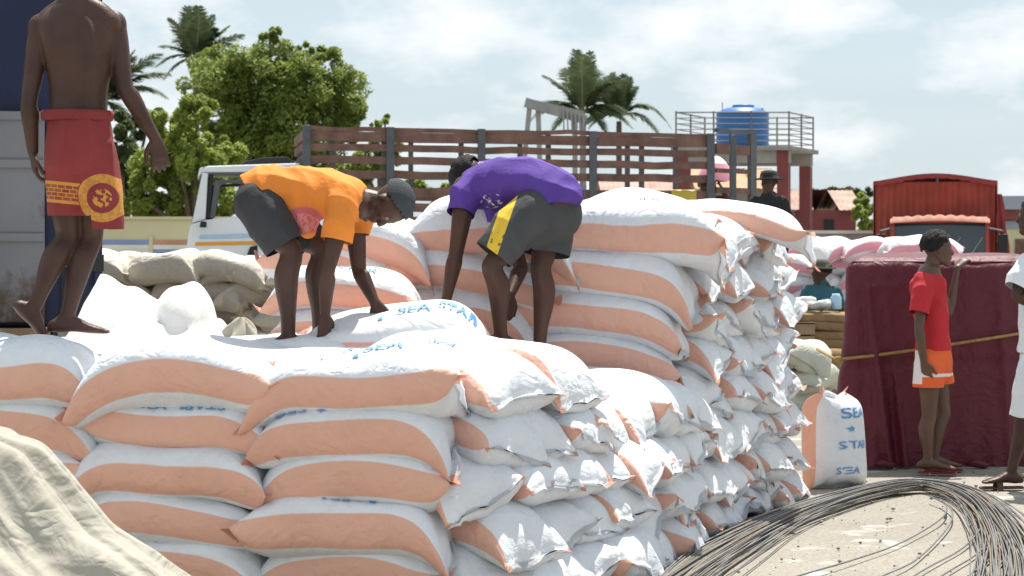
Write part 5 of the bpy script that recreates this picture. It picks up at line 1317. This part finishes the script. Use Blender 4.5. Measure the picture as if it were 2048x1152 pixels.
def house(label, px0, px1, py_ridge, py_eave, Y, dep, roofm, wallm, hole=False, over=.25, doors=()):
    x0, x1 = (px0 - 1024) * Y / F_PX, (px1 - 1024) * Y / F_PX; ze = CAM_H - (py_eave - HOR) * Y / F_PX; zr = CAM_H - (py_ridge - HOR) * (Y + dep / 2) / F_PX
    root = thing('house', label, 'house', ((x0 + x1) / 2, Y + dep / 2, 0))
    MB().box(x0, x1, Y, Y + dep, 0, ze).build('wall', MT[wallm], root)
    n = int((x1 - x0 + 2 * over) / .8); w = (x1 - x0 + 2 * over) / n; g = np.random.default_rng(int(px0))
    for i in range(n):
        for sd in (0, 1):
            if hole and sd == 0 and i == n // 2: continue
            a0 = x0 - over + i * w; ya, yb = (Y - over, Y + dep / 2) if sd == 0 else (Y + dep + over, Y + dep / 2); zz = g.normal(0, .015)
            m = MB(); nn = 10
            for q in range(nn + 1):
                x = a0 + (w - .006) * q / nn; rip = .012 * math.cos(q * math.pi)
                m.v += [(x, ya, ze + .02 + rip + zz), (x, yb, zr + rip + zz), (x, ya, ze + rip + zz), (x, yb, zr - .02 + rip + zz)]
            for q in range(nn): b = q * 4; m.f += [(b, b + 4, b + 5, b + 1), (b + 2, b + 3, b + 7, b + 6), (b, b + 2, b + 6, b + 4)]
            m.build('roof_sheet', MT[roofm], root)
    for s in (0, 1):
        x = x0 if s == 0 else x1; m = MB(); m.v = [(x + (.02 if s == 0 else -.02), Y, ze), (x + (.02 if s == 0 else -.02), Y + dep, ze), (x + (.02 if s == 0 else -.02), Y + dep / 2, zr - .05)]; m.f = [(0, 1, 2)]; m.build('gable', MT[wallm], root)
    for a, b, z0, z1 in doors:
        xa, xb = (a - 1024) * Y / F_PX, (b - 1024) * Y / F_PX; MB().box(xa, xb, Y - .03, Y - .004, z0, z1).build('door', MT['dark'], root)
    return root
house('maroon house with a holed rusty sheet roof behind the grey wall', 1590, 1712, 379, 420, 72, 5, 'rust_roof', 'maroon_paint', True, doors=((1648, 1668, 0, 2.4),))
house('low house with orange sheet roof seen past the slatted truck', 1405, 1545, 338, 378, 66, 4.5, 'orange_roof', 'conc')
house('grey house with rusty roof seen through the truck slats', 1215, 1395, 352, 385, 75, 5, 'rust_roof', 'conc')
def long_building():
    Y = 75; q = lambda x: (x - 1024) * Y / F_PX; z = lambda y: CAM_H - (y - HOR) * Y / F_PX
    root = thing('long_building', 'long low building with grey roof and maroon band behind the red truck', 'building', (q(2120), Y + 3, 0)); x0, x1 = q(1905), q(2300)
    MB().box(x0, x1, Y, Y + 6, 0, z(441)).build('wall', MT['yellow_wall'], root)
    MB().box(x0 - .3, x1, Y - .3, Y + 6, z(419), z(392)).build('roof', MT['grey_roof'], root)
    MB().box(x0 - .2, x1, Y - .2, Y + 6, z(440), z(419) - .003).build('fascia', MT['maroon_paint'], root)
    MB().box(x0, x1, Y - .04, Y - .003, z(458), z(442)).build('lintel_band', MT['grey_roof'], root)
    for a in (2030, 2080, 2150, 2220): MB().box(q(a), q(a + 28), Y - .05, Y - .003, z(520), z(478)).build('window', MT['slat'], root)
long_building()
def gantry():
    Y = 70; p = lambda x, y, d=0: P(x, y, Y) + Vector((0, d, 0))
    root = thing('timber_frame', 'weathered grey timber frame standing in front of the palms', 'frame', (p(1110, 490).x, Y, 0)); T = .16
    gz = lambda x: Vector((p(x, 0).x, Y, 0))
    for x0, x1, d in ((1060, 1022, 0), (1076, 1088, .05), (1150, 1150, .02), (1164, 1175, .3)):
        MB().bar(gz(x1) + Vector((0, d, 0)), p(x0, 205 + (x0 - 1058) * .29, d), T, T).build('leg', MT['grey_timber'], root)
    MB().bar(p(1050, 205, -.12), p(1172, 240, -.12), .14, .30).build('beam', MT['grey_timber'], root)
    MB().bar(p(1058, 203, .35), p(1168, 228, .35), .14, .22).build('beam', MT['grey_timber'], root)
    for k in range(6): MB().bar(p(1126 + 8 * k, 222 + 2 * k, -.24), p(1128 + 8 * k, 268, -.24), .07, .05).build('batten', MT['grey_timber'], root)
gantry()

# ------------------------------------------------------------------ red truck facing the camera
def red_truck():
    Y = 44; q = lambda x: (x - 1024) * Y / F_PX; z = lambda y: CAM_H - (y - HOR) * Y / F_PX
    root = thing('red_truck', 'red truck with tarpaulin-covered cargo bed and orange fringe above its windscreen', 'truck', (q(1876), Y, 0)); root.rotation_euler = (0, 0, -math.atan((1876 - 1024) / F_PX))
    yc = Y + 1.9; k = (yc) / Y; x0, x1 = q(1876) + (q(1752) - q(1876)) * k, q(1876) + (q(1988) - q(1876)) * k; zt = CAM_H + (z(362) - CAM_H) * k; zp = CAM_H + (z(347) - CAM_H) * k
    # cargo front as ribbed tarp, then roof with a low ridge
    n = 96; V = []
    for i in range(n + 1):
        t = i / n; x = x0 + (x1 - x0) * t; rp = .022 * math.sin(t * 2 * math.pi * 19) + .012 * math.sin(t * 47)
        V.append([(x, yc + rp, .9), (x, yc + rp, 1.6), (x, yc + rp, zt - .12), (x, yc + rp * .3 - .02, zt - .02)])
    link_mesh('cargo_front', grid_mesh('cf', np.array(V)), MT['red_tarp_front'], root)
    V = []
    for i in range(41):
        t = i / 40; x = x0 - .03 + (x1 - x0 + .06) * t; h = zt + (zp - zt) * math.sin(math.pi * t) ** 1.3
        V.append([(x, yc - .10, h - .10 + .012 * math.sin(i * 1.9)), (x, yc - .10, h), (x, yc + 1.6, h + .04), (x, yc + 3.2, h - .02), (x, yc + 4.8, h), (x, yc + 4.8, .9)])
    link_mesh('cargo_roof', grid_mesh('cr', np.array(V)), MT['red_tarp'], root)
    MB().tube([(x0 + (x1 - x0) * .52, yc - .06, zt - .05), (x0 + (x1 - x0) * .52, yc - .06, zp - .02)], .03, 8).build('roof_prop', MT['iron'], root)
    for s, x in ((0, x0), (1, x1)):
        V = [[(x + (.03 if s else -.03) + .03 * math.sin(j * 2.1), yc - .02 + 4.8 * j / 20, h) for h in (zt, zt - .5, 1.6, .9)] for j in range(21)]
        link_mesh('cargo_side', grid_mesh('cs', np.array(V)), MT['red_tarp'], root)
    V = [[(x1 + .02 + .02 * j + .015 * math.sin(3 * j + i) + .16 * (i / 11) * j / 6 , yc - .1 - .03 * math.sin(2 * j), zt - .28 - i * .12) for j in range(7)] for i in range(12)]
    link_mesh('loose_flap', grid_mesh('lf', np.array(V)), MT['red_tarp'], root)
    # cab
    cx0, cx1 = q(1783), q(1976)
    def prism(name, prof, a, b, m, bev=.03):
        """prof: (y, z) outline swept from x=a to x=b"""
        M_ = MB(); n = len(prof); M_.v = [(a, Y + y, h) for y, h in prof] + [(b, Y + y, h) for y, h in prof]
        M_.f = [tuple(range(n)), tuple(range(2*n-1, n-1, -1))] + [(i, (i+1) % n, (i+1) % n + n, i + n) for i in range(n)]
        return M_.build(name, m, root, bevel=bev)
    zr = z(441); zw0, zw1 = z(513), z(447)
    prism('cab_body', [(0.02, .6), (.0, zw0 - .06), (.10, zw0), (1.7, zw0), (1.7, .6)], cx0, cx1, MT['red_paint'])
    prism('cab_roof', [(.26, zw1 + .01), (.24, zr), (.5, zr + .08), (1.7, zr + .08), (1.7, zw1 + .01)], cx0 + .02, cx1 - .02, MT['red_paint'])
    for a, b in ((cx0, cx0 + .07), (cx1 - .07, cx1)): prism('pillar', [(.10, zw0 + .003), (.27, zw1 + .007), (.42, zw1 + .007), (.30, zw0 + .003)], a, b, MT['red_paint'], .01)
    prism('rear_wall', [(1.6, zw0 + .003), (1.6, zw1 + .007), (1.66, zw1 + .007), (1.66, zw0 + .003)], cx0 + .02, cx1 - .02, MT['dark'], 0)
    prism('windscreen', [(.13, zw0 + .003), (.29, zw1 + .007), (.31, zw1 + .007), (.15, zw0 + .003)], cx0 + .075, cx1 - .075, MT['glass'], 0)
    for a in (1895, 1940): MB().tube([(q(a), Y + .10, zw0 + .02), (q(a + 25 if a < 1920 else a + 24), Y + .2, zw0 + .38)], .012, 6).build('wiper', MT['conc'], root)
    # fringe
    fr = MB(); n = 70
    V = []
    for i in range(n + 1):
        t = i / n; x = cx0 - .02 + (cx1 - cx0 + .04) * t; arch = .06 * math.sin(math.pi * t); sc_ = .035 * abs(math.sin(t * math.pi * 9))
        V.append([(x, Y + .26, zr + .03 + arch + sc_), (x, Y + .16, zr + arch - .01), (x, Y + .13, zr - .05 + arch * .7)])
    link_mesh('fringe', grid_mesh('fr', np.array(V)), MT['orange_trim'], root)
    for x in (1762, 2003): MB().box(q(x) - .10, q(x) + .10, Y - .02, Y + .05, z(520), z(468)).build('mirror', MT['dark'], root, bevel=.03)
    for a, b in ((1762, 1786), (2003, 1974)): MB().tube([(q(a), Y + .03, z(462)), (q(b), Y + .2, z(456))], .02, 6).build('mirror_arm', MT['iron'], root)
    prism('bumper', [(-.12, .5), (-.12, .75), (.0, .75), (.0, .5)], cx0 - .05, cx1 + .05, MT['iron'], .02)
    prism('grille', [(-.03, .85), (-.03, 1.2), (-.004, 1.2), (-.004, .85)], cx0 + .4, cx1 - .4, MT['dark'], .01)
    for x in (cx0 + .22, cx1 - .22):
        m = MB(); m.ball((x, Y - .0, 1.0), .11, .05, .11); m.build('headlight', MT['white_paint'], root, True)
    for x in (cx0 + .05, cx1 - .33):
        for yy in (Y + .7, Y + 4.8):
            m = MB(); n = 24; pr = [(.15, 0), (.44, 0), (.46, .03), (.46, .25), (.44, .28), (.15, .28)]
            for r, o in pr:
                for k_ in range(n): a = 2 * math.pi * k_ / n; m.v.append((x + o, yy + r * math.cos(a), .46 + r * math.sin(a)))
            for i in range(5):
                for k_ in range(n): m.f.append((i*n + k_, i*n + (k_+1) % n, (i+1)*n + (k_+1) % n, (i+1)*n + k_))
            m.f.append(tuple(range(n))[::-1]); m.f.append(tuple(range(5*n, 6*n))); m.build('wheel', MT['dark'], root, True)
    prism('chassis', [(.6, .6), (.6, .88), (6.6, .88), (6.6, .6)], cx0 + .5, cx1 - .5, MT['dark'], 0)
MT['red_tarp_front'] = mat('faded_red_tarp', (.36, .07, .045), .7, .3, 2.5, .2, 15)
MT['red_paint'] = mat('red_truck_paint', (.40, .06, .05), .5, .2, 2)
red_truck()

# small things beside the person in teal
def lump(name, label, cat, c, r, m, seed):
    k = MB(); k.ball(c, *r, n=24, m=14); me = k.mesh(name); warp(me, folds(min(r) * .22, (((23, 11, 9), 1), ((-15, 30, 22), 1), ((50, 20, 40), .6)), seed)); tag(link_mesh(name, me, MT[m]), label, cat)
c = P(1632, 612, 24.0); lump('plastic_bag', 'crumpled grey plastic bag on the jute bales', 'bag', (c.x, c.y - .15, .915), (.16, .12, .07), 'clear_plastic', 1)
c = P(1617, 596, 24.0); lump('plastic_bag', 'crumpled white plastic bag on the jute bales', 'bag', (c.x - .05, c.y + .05, .93), (.13, .12, .08), 'white_cloth', 2)
c = P(1672, 603, 23.9); k = MB(); k.lathe((c.x, c.y, .862), [(.055, 0), (.06, .01), (.06, .13), (.045, .15), (.04, .17)], 20); tag(k.build('jar', MT['blue_plastic'], None, True), 'pale blue plastic jar on the jute bales', 'jar')

# ------------------------------------------------------------------ trees and palms
def tree(name, label, Y, base_px, blobs, n, size, m, seed, group=None, depth=1.0):
    g = np.random.default_rng(seed); k = Y / F_PX
    bx = P(base_px, 490, Y).x
    root = thing(name, label, 'tree', (bx, Y, 0), group)
    cs = []; ctr = []
    tot = sum(b[2] * b[3] for b in blobs)
    for px, py, rx, ry in blobs:
        c = np.array(P(px, py, Y)); c[1] += g.uniform(-1, 1) * depth * .6; ctr.append(c)
        r = np.array([rx * k, min(rx, ry) * k * 1.1 * depth, ry * k]); nn = int(n * rx * ry / tot)
        nsub = max(8, int(rx * ry / 110))
        d = g.normal(size=(nsub, 3)); d /= np.linalg.norm(d, axis=1)[:, None]; sub = c + d * r * (g.uniform(.35, .95, (nsub, 1)))
        sr = r.mean() * g.uniform(.16, .34, nsub)
        w = g.integers(0, nsub, nn); e = g.normal(size=(nn, 3)); e /= np.linalg.norm(e, axis=1)[:, None]
        cs.append(sub[w] + e * (sr[w] * g.uniform(.3, 1, nn) ** .5)[:, None])
    C = np.vstack(cs); N = len(C)
    nrm = g.normal(size=(N, 3)) * .8 + np.array([0, -.35, 1.1]); nrm /= np.linalg.norm(nrm, axis=1)[:, None]
    t = np.cross(nrm, g.normal(size=(N, 3))); t /= np.linalg.norm(t, axis=1)[:, None]; b = np.cross(nrm, t)
    s = size * g.uniform(.6, 1.3, N)[:, None]
    V = np.stack([C - t * s, C - b * s * .45 + nrm * s * .1, C + t * s, C + b * s * .45 + nrm * s * .1], 1).reshape(-1, 3)
    q = np.arange(N * 4).reshape(-1, 4)
    o = link_mesh('crown', np_mesh('crown', V, q), MT[m], root, False)
    tr = MB(); top = np.mean(ctr, 0); z0 = max(1.2, top[2] * .45)
    fork = Vector((bx + (top[0] - bx) * .3, Y, z0)); tr.tube([(bx, Y, -.05), lerp((bx, Y, 0), fork, .5) + Vector((.08, 0, 0)), fork], [.22, .17, .14], 10)
    for c in ctr: tr.tube([fork, lerp(fork, c, .55) + Vector((0, 0, .15)), Vector(c)], [.10, .06, .025], 7)
    tr.build('trunk', MT['bark'], root, True)
tree('leafy_tree', 'tall spreading broad-leaved tree behind the white truck cab', 62, 560,
     [(455, 175, 95, 75), (540, 130, 75, 62), (600, 190, 90, 75), (690, 190, 55, 75), (650, 130, 45, 45), (420, 130, 55, 45), (560, 260, 120, 70), (690, 255, 45, 35), (470, 260, 90, 60), (545, 80, 26, 22), (610, 105, 26, 22), (480, 330, 110, 60), (600, 320, 80, 55)], 75000, .07, 'leaf', 1, depth=1.3)
tree('bright_tree', 'bright green leafy tree rising over the yellow wall', 54, 400,
     [(345, 260, 60, 42), (400, 230, 55, 40), (300, 330, 60, 60), (385, 320, 75, 60), (460, 300, 42, 36), (270, 390, 50, 45), (350, 400, 70, 40), (430, 385, 60, 50), (300, 425, 60, 22), (400, 428, 70, 20), (490, 415, 50, 28)], 60000, .064, 'leaf2', 2)
tree('low_bush', 'dark olive bush behind the wall beside the shirtless person', 58, 240, [(250, 290, 40, 60), (240, 380, 45, 60), (290, 250, 45, 40)], 15000, .08, 'leaf_dark', 3)
tree('small_tree', 'small round treetop just above the slatted truck bed', 64, 768, [(768, 243, 20, 14), (752, 250, 12, 10), (780, 300, 30, 50), (730, 330, 40, 55)], 8000, .075, 'leaf', 4)
tree('pale_tree', 'pale green tree between the rusty-roofed house and the red truck', 62, 1738, [(1735, 410, 22, 26), (1715, 435, 20, 26), (1752, 425, 20, 40), (1740, 460, 30, 25)], 10000, .075, 'leaf2', 5)
tree('far_tree', 'far row of dark treetops behind the rusty-roofed house', 95, 1660, [(1620, 388, 30, 12), (1665, 384, 36, 10), (1715, 386, 30, 12), (1690, 400, 50, 20)], 7000, .12, 'leaf_dark', 6)
tree('low_bush', 'green bush seen between the lower slats of the truck bed', 70, 830, [(800, 380, 60, 30), (880, 385, 50, 24), (700, 370, 60, 40)], 10000, .09, 'leaf2', 8)

def palm(label, px, py, Y, fronds, seed, trunk_lean=0.0):
    g = np.random.default_rng(seed); c = P(px, py, Y); k = Y / F_PX
    root = thing('palm_tree', label, 'palm', (c.x + trunk_lean, Y, 0), 'palms beyond the yard')
    n = 16; MB().tube([(c.x + trunk_lean * (1 - (i / n)) ** 1.6, Y, -.05 + (c.z - .1) * i / n) for i in range(n + 1)], [.17 - .05 * i / n + .008 * (i % 2) for i in range(n + 1)], 10).build('trunk', MT['bark'], root, True)
    L0 = max(math.hypot(f_[0], f_[1]) for f_ in fronds) * .8
    extra = []
    for q in range(9):
        a_ = g.uniform(-.35, math.pi + .35); extra.append((L0 * math.cos(a_) * g.uniform(.5, 1), -L0 * math.sin(a_) * g.uniform(.7, 1), .05 + .15 * abs(math.cos(a_)), g.uniform(-1.5, 1.5)))
    for dx, dy, sag, dd in list(fronds) + extra:
        d = Vector((dx * k, dd, -dy * k)); ln = d.length; hv = d.normalized()
        pts = []; ns = 24
        for i in range(ns + 1):
            t = i / ns; pts.append(c + d * t + Vector((0, 0, 4 * sag * ln * t * (1 - t))))
        m = MB(); m.tube(pts[:], [.030 * (1 - .85 * i / ns) + .004 for i in range(ns + 1)], 5)
        fr = m.build('frond', MT['palm_rib'], root, True)
        V = []; F_ = []
        for i in range(3 * ns):
            t = .12 + .88 * i / (3 * ns - 1); j = min(int(t * ns), ns - 1); p = pts[j].lerp(pts[j + 1], t * ns - j); tg = (pts[j + 1] - pts[j]).normalized()
            sd = tg.cross(Vector((0, 0, 1)))
            sd = sd.normalized() if sd.length > .05 else Vector((1, 0, 0))
            up = sd.cross(tg)
            L_ = ln * .34 * (math.sin(math.pi * min(t * .85 + .12, 1)) ** .6) * g.uniform(.85, 1.15)
            for e in (-1, 1):
                dr = (sd * e * .75 + tg * .62 + up * .18 + Vector((0, 0, -.30 * g.uniform(.4, 1.5)))).normalized(); w = .026 + .014 * (1 - t)
                b = len(V); mid = p + dr * L_ * .5; tip = p + dr * L_ + Vector((0, 0, -.10 * L_)); wv = tg * w
                V += [p - wv * .6, p + wv * .6, mid + wv, mid - wv, tip]; F_ += [(b, b + 1, b + 2, b + 3), (b + 3, b + 2, b + 4)]
        mm = MB(); mm.v = [tuple(v) for v in V]; mm.f = F_; mm.build('leaflets', MT['palm'], fr)
palm('coconut palm rising above the broad-leaved tree', 392, 120, 90, [(-20, -108, .02, .4), (8, -105, -.02, -.4), (30, -92, .03, .5), (-48, -80, .06, -.6), (62, -70, .06, .4), (-75, -30, .12, .5), (95, -48, .08, -.8), (-60, 40, .2, -.5), (85, 5, .16, .9), (50, 40, .2, 1), (-14, -98, .0, 1.0), (16, -80, .05, -1.2)], 1)
palm('coconut palm with spreading fronds behind the shirtless person', 205, 205, 75, [(60, -105, .06, .3), (115, -95, .10, -.4), (128, -60, .14, .5), (130, -10, .20, -.3), (100, 40, .25, .6), (-60, -90, .08, .4), (-120, -30, .15, -.3), (20, -110, .02, -.6), (75, 70, .2, -.8), (90, -30, .12, 1.2)], 2)
palm('taller coconut palm of the pair behind the timber frame', 1166, 228, 95, [(-14, -128, .01, .3), (16, -122, .02, -.3), (-78, -78, .10, .3), (-108, 18, .28, -.5), (60, -85, .06, .6), (85, -70, .10, -.6), (-30, -95, .05, 1.2), (105, 8, .20, .4), (-60, 30, .25, .9), (45, 40, .25, -1), (-95, -18, .16, 1.0), (-5, -110, .0, -1.3)], 3)
palm('shorter coconut palm of the pair behind the timber frame', 1238, 236, 100, [(-12, -86, .02, .3), (10, -86, .02, -.3), (36, -64, .06, .4), (-34, -62, .06, -.5), (60, -20, .2, .5), (102, 20, .35, -.3), (80, 28, .25, .7), (-60, 20, .25, .4), (-70, -10, .15, -.6), (20, -70, .05, 1.0)], 4)

# ------------------------------------------------------------------ grit and crumbs on the yard floor
def grit():
    g = np.random.default_rng(77); n = 900
    Y = g.uniform(9.5, 17, n); X = g.uniform(.3, 4.2, n); ok = X > np.interp(Y, SIDE[:, 1], SIDE[:, 0]) + .1; X, Y = X[ok], Y[ok]; n = len(X)
    r = .004 + .012 * g.random(n) ** 4; octa = np.array([(1, 0, 0), (0, 1, 0), (-1, 0, 0), (0, -1, 0), (0, 0, .8), (0, 0, -.8)])
    V = octa[None] * r[:, None, None] * g.uniform(.6, 1.4, (n, 6, 1)) + np.stack([X, Y, np.full(n, .002)], 1)[:, None, :]
    f = np.array([(0, 1, 4), (1, 2, 4), (2, 3, 4), (3, 0, 4), (1, 0, 5), (2, 1, 5), (3, 2, 5), (0, 3, 5)])
    F_ = (np.arange(n) * 6)[:, None, None] + f[None]
    tag(link_mesh('gravel', np_mesh('gravel', V.reshape(-1, 3), F_.reshape(-1, 3)), MT['conc'], None, False), 'scattered grit and small stones on the yard floor', 'gravel', kind='stuff')
grit()
